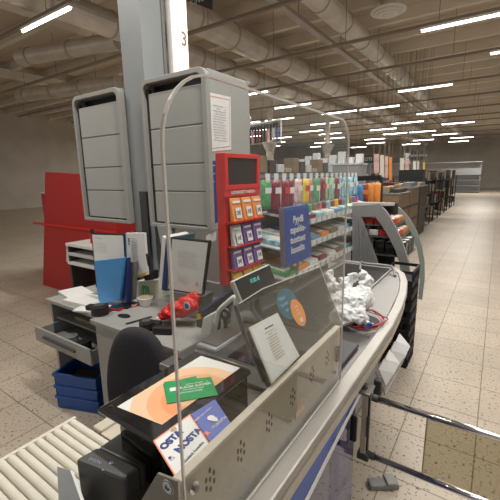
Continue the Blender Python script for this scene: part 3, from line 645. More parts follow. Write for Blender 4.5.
# carrier bag and red net on the belt
def blob(name, m, balls, voxel, disp, parent, seed=0, scale=.05):
    b = MB()
    for c, r, s in balls: b.ball(c, r, *s)
    tmp = b.build('tmp', None, None, org=(0, 0, 0)); rm = tmp.modifiers.new('r', 'REMESH'); rm.mode = 'VOXEL'; rm.voxel_size = voxel
    dg = bpy.context.evaluated_depsgraph_get(); me = bpy.data.meshes.new_from_object(tmp.evaluated_get(dg)); bpy.data.objects.remove(tmp)
    me.materials.clear(); me.materials.append(m)
    nr = [v.normal.copy() for v in me.vertices]; off = root_org(parent)
    for v, n in zip(me.vertices, nr):
        p = v.co*(1/scale)+V(seed, 0, 0); k = 1-abs(noise.noise(p))*2; k2 = 1-abs(noise.noise(p*2.3))*2
        v.co = v.co+n*disp*(k*.8+k2*.4-.7)-off
    for p in me.polygons: p.use_smooth = True
    o = bpy.data.objects.new(name, me); COL.objects.link(o); o.parent = parent; return o
c = at(350, 322, z=.905)
t = thing('carrier_bag', 'crumpled white plastic carrier bag with small blue prints on the conveyor belt', 'plastic bag', c)
zz = .905; P = lambda px, py, y: at(px, py, y=y)
bl = [(P(352, 302, 1.62), .07, (1, 1, 1)), (P(345, 315, 1.55), .055, (1, 1, .9)), (P(362, 298, 1.66), .06, (.9, 1, 1)), (P(360, 316, 1.56), .04, (.9, 1, 1)), (P(337, 300, 1.60), .04, (1, 1, 1.2)), (P(338, 322, 1.56), .035, (1.1, 1, 1)),
      (P(333, 287, 1.60), .026, (1, 1, 1.6)), (P(330, 277, 1.60), .018, (1, 1, 1.8)), (P(345, 285, 1.66), .035, (1, 1, 1.4)), (P(366, 283, 1.7), .033, (1, 1, 1.3)), (P(353, 277, 1.68), .02, (1.2, 1, 1.2)), (P(363, 275, 1.7), .022, (1, 1, 1)), (P(368, 325, 1.55), .018, (1, 1, 1))]
bl = [(V(q.x, q.y, max(q.z, zz+r*s[2]*.8)), r, s) for q, r, s in bl]
blob('bag_body', M['bag_white'], bl, .004, .020, t, 3, .045)
t = thing('red_net', 'tangle of thin dark red net strings lying on the belt by the bag', 'net', c+V(.02, -.02, 0))
b = MB(); rd = random.Random(3); c0 = at(364, 319, z=.912)
for k in range(5):
    b.tube([c0+V((.075+.02*rd.random())*math.cos(i*.785+k*.2)+rd.uniform(-.012, .012), (.10+.03*rd.random())*math.sin(i*.785+k*.2)+rd.uniform(-.015, .015), .003*k*rd.random()) for i in range(8)], .0022, 6, closed=True)
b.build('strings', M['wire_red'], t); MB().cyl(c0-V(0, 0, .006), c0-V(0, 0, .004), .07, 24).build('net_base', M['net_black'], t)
# ---------------------------------------------------------------- column, roller cabinets
b = MB().box(-2.244, -2.03, 1.75, 1.95, 0, 5.0); struct('trim_3', b, M['column'])
t = thing('cable_channel', 'dark cable channel and junction strip on the grey column below the cabinets', 'cable channel', (-2.12, 1.74, .8))
MB().box(-2.16, -2.08, 1.735, 1.749, .8, 1.50).build('channel', M['charcoal'], t, .004)
MB().box(-2.029, -2.02, 1.93, 1.955, 2.22, 4.2).build('side_strip', M['grey_dark'], t)
t = thing('light_box_sign', 'lit warm white checkout number sign with a small figure on the column', 'light box', (-2.0, 2.06, 2.3))
MB().box(-2.03, -1.975, 1.965, 2.135, 2.3, 3.33).build('case', M['grey_bright'], t, .02); MB().box(-1.9755, -1.97, 1.973, 2.127, 2.32, 3.31).build('lit_face', M['sign_glow'], t, .008)
text('number', '3', M['rail_brown'], (-1.9685, 2.085, 2.56), (0, 1, 0), (0, 0, 1), .13, t, bold=.002)
def roller_cabinet(x0, x1, lab):
    y0, y1, z0, z1 = 1.70, 2.16, 1.265, 2.215; r = .07
    t = thing('roller_cabinet', lab, 'cabinet', ((x0+x1)/2, 1.9, z0))
    def prof(a, ya, yb, zb): # outline seen from the side is rounded at the top, seen from the front too
        return [V(a, ya, z0), V(a, yb, z0)]+[V(a, yb-r+r*math.cos(R(q)), zb-r+r*math.sin(R(q))) for q in (0, 22, 45, 67, 90)]+[V(a, ya+.0, zb)]
    w = .022
    # body shell: two sides, top, back, bottom
    def side(xa, xb, nm):
        P = [V(xa, y0+.03, z0), V(xa, y1, z0)]+[V(xa, y1-r+r*math.cos(R(q)), z1-r+r*math.sin(R(q))) for q in (0, 22, 45, 67, 90)]+[V(xa, y0+.03, z1)]
        return MB().hexa(P, [p+V(xb-xa, 0, 0) for p in P]).build(nm, M['grey_panel'], t, .003)
    side(x0+.01, x0+w, 'side_panel'); side(x1-w, x1-.01, 'side_panel')
    MB().box(x0+w, x1-w, y0+.03, y1-r, z1-.02, z1).build('top_panel', M['grey_mid'], t); MB().box(x0+w, x1-w, y1-.02, y1, z0, z1-r).build('back_panel', M['grey_mid'], t); MB().box(x0+w, x1-w, y0+.03, y1, z0, z0+.02).build('bottom_panel', M['grey_mid'], t)
    # rounded front frame
    def rr4(ax, bx, az, bz, q):
        L = []
        for cx, cz, s in ((bx-q, bz-q, 0), (ax+q, bz-q, 90)): L += [V(cx+q*math.cos(R(s+k*18)), y0, cz+q*math.sin(R(s+k*18))) for k in range(6)]
        return L+[V(ax, y0, az), V(bx, y0, az)]
    MB().ringplate(rr4(x0, x1, z0-.005, z1+.008, .06), rr4(x0+.020, x1-.036, z0+.018, z1-.022, .045), V(0, .04, 0)).build('front_frame', M['cab_frame'], t, .004)['label'] = 'rounded light grey front frame'
    b = MB().box(x0+.020, x0+.05, y0+.03, y0+.05, z0+.022, z1-.05); b.build('guide_track', M['charcoal'], t)
    hs = (2.135, 1.905, 1.675, 1.50, z0+.02)
    for k in range(4):
        MB().box(x0+.05, x1-.038, y0+.022, y0+.034, hs[k+1]+.009, hs[k]).build('shutter_slat', M['grey_panel'], t, .003)
        if k < 3: MB().box(x0+.05, x1-.038, y0+.026, y0+.034, hs[k+1], hs[k+1]+.009).build('slat_joint', M['grey_dark'], t)
    MB().box(x0+.024, x1-.04, y0+.10, y0+.12, z1-.13, z1-.02).build('dark_slot', M['black'], t)['label'] = 'dark open slot above the shutter'
    MB().box(x0+.06, x1-.06, y0+.04, y0+.3, z1+.001, z1+.012).build('roof_plate', M['grey_mid'], t, .003)
    return t
roller_cabinet(-2.835, -2.245, 'grey four slat roller shutter cabinet left of the grey column')
t = roller_cabinet(-2.02, -1.453, 'grey four slat roller shutter cabinet right of the column with notices on its side')
xs = -1.4625
def xposter(nm, label, cat, px, m, x, org=None):
    P = [at(a, c, x=x) for a, c in px]; t = thing(nm, label, cat, sum(P, V(0, 0, 0))/4); MB().hexa([p-V(.0005, 0, 0) for p in P], [p+V(.002, 0, 0) for p in P]).build('sheet', m, t); return t, P
t, P = xposter('paper_notice', 'white notice with pink border and fine print on the right cabinet side', 'notice', [(208.2, 152), (231, 149.5), (230.3, 97), (207, 92)], M['paper'], xs)
C = sum(P, V(0, 0, 0))/4; Po = [C+(p-C)*.9+V(.0022, 0, 0) for p in P]; MB().ringplate(Po, [C+(p-C)*.87+V(.0022, 0, 0) for p in P], V(.0005, 0, 0)).build('border', M['ink_red'], t)
lines('small_print', mat('print_grey', (.4, .4, .42), .6), P[3]*.8+P[1]*.2+V(.003, -.0, .0), (0, 1, 0), (0, 0, 1), .13, 14, .0155, t, th=.004)
t, P = xposter('poster', 'narrow dark blue poster beneath the white notice on the cabinet side', 'poster', [(211, 226), (217.5, 222), (216, 161), (208.5, 160)], M['navy'], xs)
C = sum(P, V(0, 0, 0))/4
for k in range(3): text('lettering', ('Tupakka', 'Nikotiini', 'K18')[k], M['paper'], (C.x+.003, C.y-.0, P[3].z-.03-.05*k), (0, 1, 0), (0, 0, 1), .012, t)
t, P = xposter('paper_notice', 'small white slip hanging under the right cabinet near the red display', 'notice', [(206, 245), (216, 240), (216, 231), (206, 236)], M['paper'], -1.47)

# ---------------------------------------------------------------- till desk
t = thing('till_desk', 'grey till desk with oval cable holes and cupboard doors behind the chair', 'desk', (-1.55, 1.45, 0))
dz = .78
MB().box(-1.93, -1.10, 1.12, 1.85, dz-.028, dz).build('desktop', M['grey'], t, .004)
MB().box(-1.91, -1.12, 1.15, 1.85, .06, dz-.028).build('carcass', M['grey'], t)
MB().box(-1.90, -1.14, 1.17, 1.8, 0, .06).build('plinth', M['black'], t)
MB().box(-1.905, -1.66, 1.135, 1.15, .08, dz-.034).build('door', M['grey'], t, .003); MB().box(-1.652, -1.40, 1.135, 1.15, .08, dz-.034).build('door', M['grey'], t, .003); MB().box(-1.392, -1.125, 1.135, 1.15, .08, dz-.034).build('door', M['grey'], t, .003)
c = at(124, 316, z=dz); P = [c+V(.05*math.cos(i*math.pi/10), .028*math.sin(i*math.pi/10), .0004) for i in range(20)]; MB().hexa(P, [p+V(0, 0, .001) for p in P]).build('cable_hole', M['black'], t)
a, c = at(127, 324, z=dz), at(151, 317, z=dz); d = (c-a).normalized(); n = V(-d.y, d.x, 0)*.013
P = [a-n+V(0, 0, .0004), c-n+V(0, 0, .0004), c+d*.01+V(0, 0, .0004), c+n+V(0, 0, .0004), a+n+V(0, 0, .0004), a-d*.01+V(0, 0, .0004)]; MB().hexa(P, [p+V(0, 0, .001) for p in P]).build('cable_slot', M['black'], t)
MB().box(-1.93, -1.10, 1.82, 1.85, dz, dz+.10).build('back_ledge', M['grey_mid'], t)
# divider board under right cabinet
t = thing('divider_board', 'grey upright divider board between desk and right roller cabinet', 'board', (-1.78, 1.7, dz))
P = [at(157, 226, y=1.6), at(167, 226, y=1.6), V(-1.60, 1.6, dz+.001), V(-1.73, 1.6, dz+.001)]; MB().hexa(P, [p+V(0, .03, 0) for p in P]).build('board', M['grey'], t)
# drawer unit to the left with an open drawer
t = thing('drawer_unit', 'grey drawer unit left of the desk with open middle drawer', 'drawer unit', (-2.3, 1.4, 0))
MB().box(-2.72, -1.945, 1.25, 1.85, .70, .725).build('top', M['grey'], t, .003)
for x in (-2.72, -1.97): MB().box(x, x+.025, 1.28, 1.85, 0, .70).build('side_panel', M['grey'], t)
MB().box(-2.69, -1.975, 1.8, 1.83, 0, .70).build('back_panel', M['charcoal'], t)
MB().box(-2.69, -1.975, 1.3, 1.8, .56, .575).build('shelf_board', M['grey'], t)
dr = MB().box(-2.68, -1.985, 1.13, 1.144, .45, .56).build('drawer', M['grey'], t, .003); b = MB()
b.box(-2.67, -2.655, 1.144, 1.5, .46, .54); b.box(-2.01, -1.995, 1.144, 1.5, .46, .54); b.box(-2.67, -1.995, 1.144, 1.5, .45, .46); b.build('drawer_tray', M['grey_mid'], dr)
MB().box(-2.55, -2.15, 1.115, 1.13, .50, .515).build('drawer_handle', M['charcoal'], dr, .003)
def item(nm, label, cat, mb, m, bevel=.002, group=None, pn='body', smooth=False):
    b = mb.build(nm, m, None, bevel, smooth=smooth); return tag(b, label, cat, group)
item('envelope', 'pile of tan envelopes on the shelf inside the grey drawer unit', 'envelope', MB().box(-2.5, -2.12, 1.34, 1.6, .5755, .60), M['tan'])
item('tape_roll', 'dark rolls of paper in the open drawer under the desk edge', 'tape roll', MB().cyl((-2.2, 1.22, .461), (-2.2, 1.22, .53), .045, 20), M['black'])
item('tape_roll', 'dark grey label roll beside the dark roll in the open drawer', 'tape roll', MB().cyl((-2.36, 1.22, .461), (-2.36, 1.22, .53), .045, 20), M['grey_dark'])

def yslab(nm, label, cat, px, y, th, m, lean=0., bevel=.0015, part='board'):
    P = [at(a, c, y=y) for a, c in px]; zb = min(p.z for p in P); P = [p+V(0, (p.z-zb)*lean, 0) for p in P]
    t = thing(nm, label, cat, V((P[0].x+P[1].x)/2, y, zb)); MB().hexa(P, [p+V(0, th, 0) for p in P]).build(part, m, t, bevel); return t, P
# document frame, folders
t, P = yslab('document_frame', 'black framed document with white page standing behind the blue folder', 'frame', [(97, 296), (128, 293), (124.5, 234), (91, 233)], 1.62, .015, M['black'])
C = sum(P, V(0, 0, 0))/4; Q = [C+V((p.x-C.x)*.92, -.001, (p.z-C.z)*.95) for p in P]; MB().hexa([q-V(0, .001, 0) for q in Q], Q).build('page', M['paper'], t)
lines('small_print', M['ink'], V(Q[3].x+.04, 1.617, Q[3].z-.02), (1, 0, 0), (0, 0, 1), .10, 1, .01, t); lines('small_print', mat('print_pale', (.45, .47, .5), .6), V(Q[3].x+.03, 1.617, Q[3].z-.06), (1, 0, 0), (0, 0, 1), .15, 5, .016, t, seed=5)
t, P = yslab('folder', 'bright blue plastic folder standing in front of the framed document', 'folder', [(98.5, 304), (119.5, 301), (124, 257.5), (94, 261)], 1.40, .02, M['folder_blue'], bevel=.003)
t, P = yslab('folder', 'dark blue document folder leaning right of the bright blue folder', 'folder', [(121, 304), (127, 303), (127, 258), (119, 262)], 1.42, .03, M['navy'])
t, P = yslab('folder', 'second dark slim folder behind the price lists beside the framed document', 'folder', [(127, 302), (133, 300), (134, 262), (127, 262)], 1.46, .03, M['grey_dark'])
t, P = yslab('price_list', 'white hanging stack of price list pages with yellow lower edge', 'list', [(127, 280), (147, 275), (144, 233), (125.5, 233)], 1.50, .02, M['paper'])
lines('small_print', mat('print_mid', (.35, .36, .38), .6), V(P[3].x+.05, 1.4985, P[3].z-.03), (1, 0, 0), (0, 0, 1), .065, 18, .0115, t, th=.004)
lines('small_print', M['ink'], V(P[3].x+.022, 1.4985, P[3].z-.03), (1, 0, 0), (0, 0, 1), .016, 5, .01, t, th=.008, seed=9)
MB().hexa([P[0]+V(.01, -.001, .003), P[1]+V(-.004, -.001, .003), P[1]+V(-.004, -.001, .02), P[0]+V(.01, -.001, .016)], [p for p in (P[0]+V(.01, 0, .003), P[1]+V(-.004, 0, .003), P[1]+V(-.004, 0, .02), P[0]+V(.01, 0, .016))]).build('yellow_edge', M['yellow'], t)
MB().hexa([P[0]+V(0, -.002, -.02), P[0]+V(.008, -.002, -.02), P[3]+V(.006, -.002, 0), P[3]+V(0, -.002, 0)], [p for p in (P[0]+V(0, 0, -.02), P[0]+V(.008, 0, -.02), P[3]+V(.006, 0, 0), P[3]+V(0, 0, 0))]).build('blue_spine', M['folder_blue'], t)
c = at(147, 265, y=1.52); t = thing('desk_phone', 'black handset with loop handle hooked beside the price lists', 'phone', c-V(0, 0, .06))
MB().tube([at(145, 275, y=1.52), at(143.5, 262, y=1.51), at(145, 255, y=1.51), at(148, 256, y=1.51), at(148.5, 266, y=1.52)], .008, 8).build('loop', M['black'], t); block('base', ((144, 281), (153, 280), (153, 271), (144, 271)), 1.52, .05, M['black'], t)
# sign box and cup
t, P = yslab('sign_box', 'cream box with green pictogram square beneath the price lists', 'box', [(137, 301), (156, 300), (155, 281), (137, 281)], 1.56, .12, M['cream'])
c = at(146, 291, y=1.5585); MB().box(c.x-.033, c.x+.033, 1.557, 1.5595, c.z-.037, c.z+.037).build('green_square', M['green_light'], t)
for dx, s in ((-.015, 1), (.015, -1)): MB().prism([V(c.x+dx-.008, 1.5565, c.z-.02), V(c.x+dx+.008, 1.5565, c.z-.02), V(c.x+dx+.008*s, 1.5565, c.z+.02), V(c.x+dx-.004*s, 1.5565, c.z+.005)], V(0, .0006, 0)).build('pictogram', M['paper'], t)
c = at(146, 305, z=.782); t = thing('cup', 'white shallow cup in front of the cream sign box', 'cup', c)
MB().cyl(c, c+V(0, 0, .055), .036, 24, .05).build('bowl', M['white'], t, .003); MB().cyl(c+V(0, 0, .0555), c+V(0, 0, .057), .044, 24).build('contents', M['tan'], t)
# round black weight, phones, stapler
def puck(px, py, r, h, lab, nm='tape_dispenser', y=None):
    c = at(px, py, z=.781); t = thing(nm, lab, 'dispenser', c); MB().cyl(c, c+V(0, 0, h), r, 24).build('base', M['black'], t, .004); MB().cyl(c+V(0, 0, h), c+V(0, 0, h+.008), r*.6, 20).build('top_ring', M['steel'], t); return t
puck(100.5, 314, .052, .055, 'round black stamp pot with steel top at the left end of the desk')
puck(147, 330, .04, .05, 'round black pot with steel top right of the long cable slot')
c = at(91, 308, z=.79); item('stapler', 'black chunky stapler beside the round stamp pot on the desk', 'stapler', MB().box(c.x-.02, c.x+.09, c.y-.02, c.y+.03, .781, .815, rz=.3), M['black'], .008)
for k, (px, py, lab) in enumerate(((116, 309, 'dark red mobile phone lying under the blue folder'), (124, 307, 'black mobile phone with red edge lying under the dark folder'), (131, 305, 'small pinkish phone lying left of the cup'))):
    c = at(px, py, z=.78); t = thing('mobile_phone', lab, 'phone', c); MB().box(c.x-.04, c.x+.05, c.y-.03, c.y+.03, .781, .795, rz=.25).build('body', (M['red_deep'], M['black'], M['pink'])[k], t, .004); MB().box(c.x-.036, c.x+.046, c.y-.026, c.y+.026, .7955, .797, rz=.25).build('screen', M['black_gloss'], t)
c = at(163, 333, z=.78); item('stapler', 'black hole punch lying near the chair back on the desk', 'hole punch', MB().box(c.x-.05, c.x+.06, c.y-.025, c.y+.025, .781, .82, rz=.45), M['black'], .008)
c = at(155, 327, z=.78); item('remote_control', 'black handheld scanner lying beside the hole punch', 'scanner', MB().box(c.x-.07, c.x+.03, c.y-.02, c.y+.03, .781, .81, rz=.4), M['black'], .01)
# binders
t, P = yslab('binder', 'white binder leaning left of the navy binder under the right cabinet', 'binder', [(158.5, 289), (161.5, 290), (166, 238), (162, 236)], 1.45, .2, M['paper'])
t, P = yslab('binder', 'navy blue binder leaning between white and teal binders', 'binder', [(162, 290), (166, 291), (169, 239), (166, 238)], 1.44, .2, M['navy'])
t, P = yslab('binder', 'thin teal binder leaning against the black document frame', 'binder', [(166.5, 291), (168, 291), (171.5, 238), (169.5, 238)], 1.43, .2, mat('teal_binder', (.05, .16, .16), .4))
t, P = yslab('document_frame', 'large black document frame with white page leaning under the right cabinet', 'frame', [(167.5, 290), (202.5, 296), (209.5, 241), (171.5, 237)], 1.40, .02, M['black'])
C = sum(P, V(0, 0, 0))/4; Q = [C+V((p.x-C.x)*.94, -.001, (p.z-C.z)*.93) for p in P]; MB().hexa([q-V(0, .001, 0) for q in Q], Q).build('page', M['paper'], t)
lines('small_print', mat('print_pale2', (.5, .5, .52), .6), V(C.x-.06, 1.3975, C.z+.09), (1, 0, -.05), (.05, 0, 1), .14, 6, .016, t, th=.003, seed=8); lines('small_print', mat('print_mid2', (.45, .45, .47), .6), V(C.x-.08, 1.3975, C.z-.05), (1, 0, -.05), (.05, 0, 1), .09, 4, .014, t, th=.003, seed=2)
disc('stamp', mat('stamp_pink', (.6, .4, .4), .6), V(C.x+.07, 1.3975, C.z-.09), (1, 0, 0), (0, 0, 1), .012, t)
block('stand_foot', ((176, 306), (200, 312), (203, 296), (170, 291)), 1.45, .1, M['grey_dark'], t)
# red candy bag
t = thing('candy_bag', 'shiny red sweets bag with round blue and white badge on the desk', 'bag', at(180, 322, z=.78))
bl = [(at(170, 313, y=1.33), .055, (1.2, .7, .7)), (at(179, 309, y=1.35), .065, (1.2, .7, .75)), (at(188, 305, y=1.37), .065, (1.2, .6, .8)), (at(194, 299, y=1.39), .045, (1, .5, 1)), (at(164, 316, y=1.32), .045, (1, .7, .5))]
blob('bag_body', M['red'], [(V(q.x, q.y, max(q.z, .782+r*s[2]*.9)), r, s) for q, r, s in bl], .006, .010, t, 9, .05)
c = at(187, 306, y=1.318); disc('badge', M['paper'], c, (1, 0, .2), (-.2, 0, 1), .023, t, t=.002); disc('badge_centre', M['sign_blue'], c-V(0, .002, 0), (1, 0, .2), (-.2, 0, 1), .015, t, t=.002)
item('receipt_slip', 'white crumpled receipt lying under the red sweets bag', 'receipt', MB().box(*(lambda c: (c.x-.05, c.x+.04, c.y-.03, c.y+.02, .781, .786))(at(166, 318, z=.78)), rz=.3), M['paper'], 0)

# ---------------------------------------------------------------- chair, crate
t = thing('office_chair', 'dark charcoal fabric office chair seen from behind, rounded back', 'chair', (-1.38, .98, 0))
def chair_back():
    bm = MB(); cx, cy = -1.285, .93; N = 28; rings = []
    wv = V(.93, .37, 0).normalized(); nv = V(.37, -.93, 0).normalized()
    prof = []
    for i in range(N):
        a = 2*math.pi*i/N; ca, sa = math.cos(a), math.sin(a); ex = 2/2.6
        w = .162*(abs(ca)**ex)*(1 if ca > 0 else -1); h = .29*(abs(sa)**ex)*(1 if sa > 0 else -1)
        w *= 1-.12*max(0, h/.29)
        prof.append((w, h))
    for d, s in ((-.035, .82), (-.03, .93), (-.012, 1), (.012, 1), (.03, .93), (.036, .80)):
        rings.append([bm.bm.verts.new(V(cx, cy, .648)+wv*w*s+V(0, 0, h*s)+nv*(d-1.0*(w*s)**2-.25*max(0, h)*.5)) for w, h in prof])
    for a, c in zip(rings, rings[1:]):
        for i in range(N): bm.bm.faces.new((a[i], a[(i+1) % N], c[(i+1) % N], c[i]))
    bm.bm.faces.new(rings[0][::-1]); bm.bm.faces.new(rings[-1]); return bm
o = chair_back().build('backrest', M['fabric'], t, smooth=True); sb = o.modifiers.new('s', 'SUBSURF'); sb.levels = 1; sb.render_levels = 1
P = [V(-1.50+.235*math.cos(R(q))*1.0, 1.16+.225*math.sin(R(q)), .43) for q in range(0, 360, 20)]
P = [V(-1.42+.23*math.cos(R(q)), 1.16-.0+.0+.22*math.sin(R(q))-.02, .40) for q in range(0, 360, 20)]
P = [V(-1.2+.16*math.cos(R(q)), .80+.16*math.sin(R(q)), .40) for q in range(0, 360, 20)]
MB().hexa(P, [p+V(0, 0, .07) for p in P]).build('seat', M['fabric'], t, .02)
MB().tube([(-1.29, .95, .46), (-1.27, .92, .39), (-1.2, .85, .385)], .018, 8).build('back_bar', M['black'], t)
MB().cyl((-1.2, .82, .09), (-1.2, .82, .40), .027, 14).build('gas_column', M['chrome'], t)
for k in range(5):
    a = R(72*k+20); lg = MB().tube([(-1.2, .82, .10), (-1.2+.2*math.cos(a), .82+.2*math.sin(a), .065)], .018, 8, sm=1).build('leg', M['black'], t)
    MB().ball((-1.2+.2*math.cos(a), .82+.2*math.sin(a), .026), .026).build('castor', M['black'], lg)
t = thing('plastic_crate', 'blue plastic crate standing on the floor under the till desk edge', 'crate', (-2.42, 1.25, 0))
c = at(83, 412, z=0); cx, cy = -2.33, 1.29; w, d, h = .17, .13, .27
q = .35
b = MB().box(cx-w, cx+w, cy-d, cy+d, 0, .012, rz=q, piv=V(cx, cy, 0))
for a in ((cx-w, cx+w, cy-d, cy-d+.012), (cx-w, cx+w, cy+d-.012, cy+d), (cx-w, cx-w+.012, cy-d, cy+d), (cx+w-.012, cx+w, cy-d, cy+d)): b.box(*a, .012, h, rz=q, piv=V(cx, cy, 0))
b.build('box', M['blue_crate'], t, .003)
for zz in (.08, .16, h-.02):
    m3 = V(cx, cy, 0); MB().ringplate([Matrix.Rotation(q, 3, 'Z')@V(a*(w+.008), c*(d+.008), 0)+V(cx, cy, zz) for a, c in ((-1, -1), (1, -1), (1, 1), (-1, 1))], [Matrix.Rotation(q, 3, 'Z')@V(a*w, c*d, 0)+V(cx, cy, zz) for a, c in ((-1, -1), (1, -1), (1, 1), (-1, 1))], V(0, 0, .02)).build('rib', M['blue_crate'], t)
item('crate_contents', 'dark rolled papers lying inside the blue plastic crate', 'papers', MB().box(cx-.12, cx+.1, cy-.07, cy+.07, .013, .2, rz=q), M['brown_dark'])

# ---------------------------------------------------------------- red display with packs
dx = -1.15; t = thing('promotion_display', 'tall red countertop display with dark screen above rows of small packs', 'display', (dx-.04, 1.58, dz))
ya, yb = 1.445, 1.775
MB().box(dx-.06, dx-.01, ya+.05, yb-.05, dz+.001, 1.05).build('foot', M['grey_mid'], t, .004); MB().box(dx-.05, dx, ya+.01, yb, 1.02, 1.715).build('body', M['red'], t, .004)
MB().ringplate([V(dx, ya+.005, 1.53), V(dx, yb-.005, 1.53), V(dx, yb-.005, 1.712), V(dx, ya+.005, 1.712)], [V(dx, ya+.03, 1.553), V(dx, yb-.03, 1.553), V(dx, yb-.03, 1.69), V(dx, ya+.03, 1.69)], V(.016, 0, 0)).build('screen_frame', M['red'], t, .002)
MB().box(dx+.0005, dx+.003, ya+.03, yb-.03, 1.553, 1.69).build('screen', M['screen'], t)
MB().box(dx, dx+.012, ya, yb, 1.495, 1.53).build('title_strip', M['red'], t); text('lettering', 'S-ETUKORTTI VAIHDA', M['paper'], (dx+.013, (ya+yb)/2, 1.513), (0, 1, 0), (0, 0, 1), .022, t, bold=.0006)
for k, zz in enumerate((1.365, 1.235, 1.108, 1.03)): MB().box(dx, dx+.05, ya+.02, yb-.01, zz-.006, zz).build('ledge', M['red'], t)
cols3 = [('orange', 'orange'), ('white and violet', 'purple'), ('violet', 'purple'), ('yellow', 'yellow')]
rowm = [[M['orange']]*3, [M['grey_bright'], M['purple'], M['purple']], [M['purple']]*3, [M['yellow']]*3]
rown = [['orange']*3, ['pale', 'violet', 'violet'], ['violet']*3, ['yellow']*3]; rnm = ['top', 'second', 'third', 'bottom']
for i, zz in enumerate((1.366, 1.236, 1.109, 1.031)):
    for j in range(3):
        y0 = ya+.03+.098*j; h = (.12, .108, .108, .065)[i]
        t = thing('snack_pack', '%s small pack with white price badge, %s row, %s column of the red display' % (rown[i][j], rnm[i], ['left', 'middle', 'right'][j]), 'pack', (dx+.03, y0+.045, zz), 'small packs on the red display')
        b = MB(); Pq = [V(dx+.02, y0, zz), V(dx+.02, y0+.088, zz), V(dx+.014, y0+.088, zz+h), V(dx+.014, y0, zz+h)]
        b.hexa(Pq, [Pq[0]+V(.024, .004, 0), Pq[1]+V(.024, -.004, 0), Pq[2]+V(.006, 0, 0), Pq[3]+V(.006, 0, 0)]); po = b.build('pouch', rowm[i][j], t, .003)
        r = V(0, 1, 0); u = V(-.022, 0, h).normalized(); nn = r.cross(u); c0 = V(dx+.041, y0+.046, zz+h*.36)+nn*.001
        if i < 3:
            MB().hexa([c0+r*a*.024+u*c_*.027 for a, c_ in ((-1, -1), (1, -1), (1, 1), (-1, 1))], [c0+r*a*.024+u*c_*.027+nn*.001 for a, c_ in ((-1, -1), (1, -1), (1, 1), (-1, 1))]).build('price_badge', M['paper'], po)
            text('price', ('2€', '1€', '3€')[(i+j) % 3], M['ink'], c0+nn*.0016, r, u, .03, po, bold=.001)
        MB().hexa([V(dx+.028, y0+.01, zz+h*.78), V(dx+.028, y0+.078, zz+h*.78), V(dx+.026, y0+.078, zz+h*.88), V(dx+.026, y0+.01, zz+h*.88)], [V(dx+.0305, y0+.01, zz+h*.78), V(dx+.0305, y0+.078, zz+h*.78), V(dx+.0285, y0+.078, zz+h*.88), V(dx+.0285, y0+.01, zz+h*.88)]).build('brand_strip', M['white'] if i != 3 else M['orange'], t)
t = thing('display_pedestal', 'grey metal pedestal under the red display', 'pedestal', (dx-.04, 1.95, dz)); MB().box(-1.3, -1.02, 1.87, 1.99, 0, .88).build('body', M['grey_mid'], t, .004)
# wire rack with pens
t = thing('wire_rack', 'white wire rack of hanging pens above the red display', 'rack', (-1.6, 2.45, .9))
rx = -1.3; P0, P1 = at(248, 124, y=1.80), at(275, 117, y=2.3)
ra, rb = at(243, 127, y=2.45), at(281, 119.5, y=2.45)
MB().tube([ra, rb], .008, 8, sm=1).build('top_bar', M['white'], t); MB().tube([ra-V(0, 0, .14), rb-V(0, 0, .16)], .004, 8, sm=1).build('lower_bar', M['white'], t); MB().tube([ra, V(ra.x, ra.y, 0)], .010, 10, sm=1).build('upright', M['steel'], t); MB().tube([rb, rb-V(0, 0, .16)], .005, 8, sm=1).build('upright', M['white'], t)
for k in range(12):
    c = ra.lerp(rb, (k+.6)/12.6)-V(0, 0, .03); m = [M['black'], M['charcoal'], M['black'], M['pink'], M['black'], M['crimson'], M['black'], M['black'], M['pink'], M['black'], M['grey_bright'], M['blue']][k]
    tt = thing('pen', '%s pen hanging on the white wire rack, %s from the left' % (['black', 'charcoal', 'black', 'pink', 'black', 'dark red', 'black', 'black', 'pink', 'black', 'silver', 'blue'][k], ordn[k]), 'pen', c-V(0, 0, .11), 'pens on the wire rack')
    MB().cyl(c+V(0, -.012, -.11), c+V(0, -.012, .01), .008, 8).build('barrel', m, tt); MB().cyl(c+V(0, -.012, -.02), c+V(0, -.012, .012), .011, 8).build('cap', M['black'], tt)
t = thing('price_card', 'round-topped whitish card hanging beside the right cabinet edge', 'card', at(242, 130, y=2.2))
P = [at(a, c, y=2.2) for a, c in ((239, 132), (249, 131), (251, 119), (248, 112), (242, 110), (238, 113), (236, 121))]; MB().hexa(P, [p+V(0, .006, 0) for p in P]).build('card', M['grey_bright'], t)
MB().cyl(at(234.5, 156, y=2.2), at(234.5, 112, y=2.2), .006, 8).build('rod', M['black'], t)
for k, (a, c) in enumerate(((237, 150), (243, 152))):
    tt = thing('price_card', 'narrow grey card below the whitish card, %s one' % ['left', 'right'][k], 'card', at(a, c, y=2.21)); P = [at(a-2, c, y=2.21), at(a+2, c, y=2.21), at(a+2, c-22, y=2.21), at(a-2, c-22, y=2.21)]; MB().hexa(P, [p+V(0, .006, 0) for p in P]).build('card', M['grey'] if k else M['grey_bright'], tt)

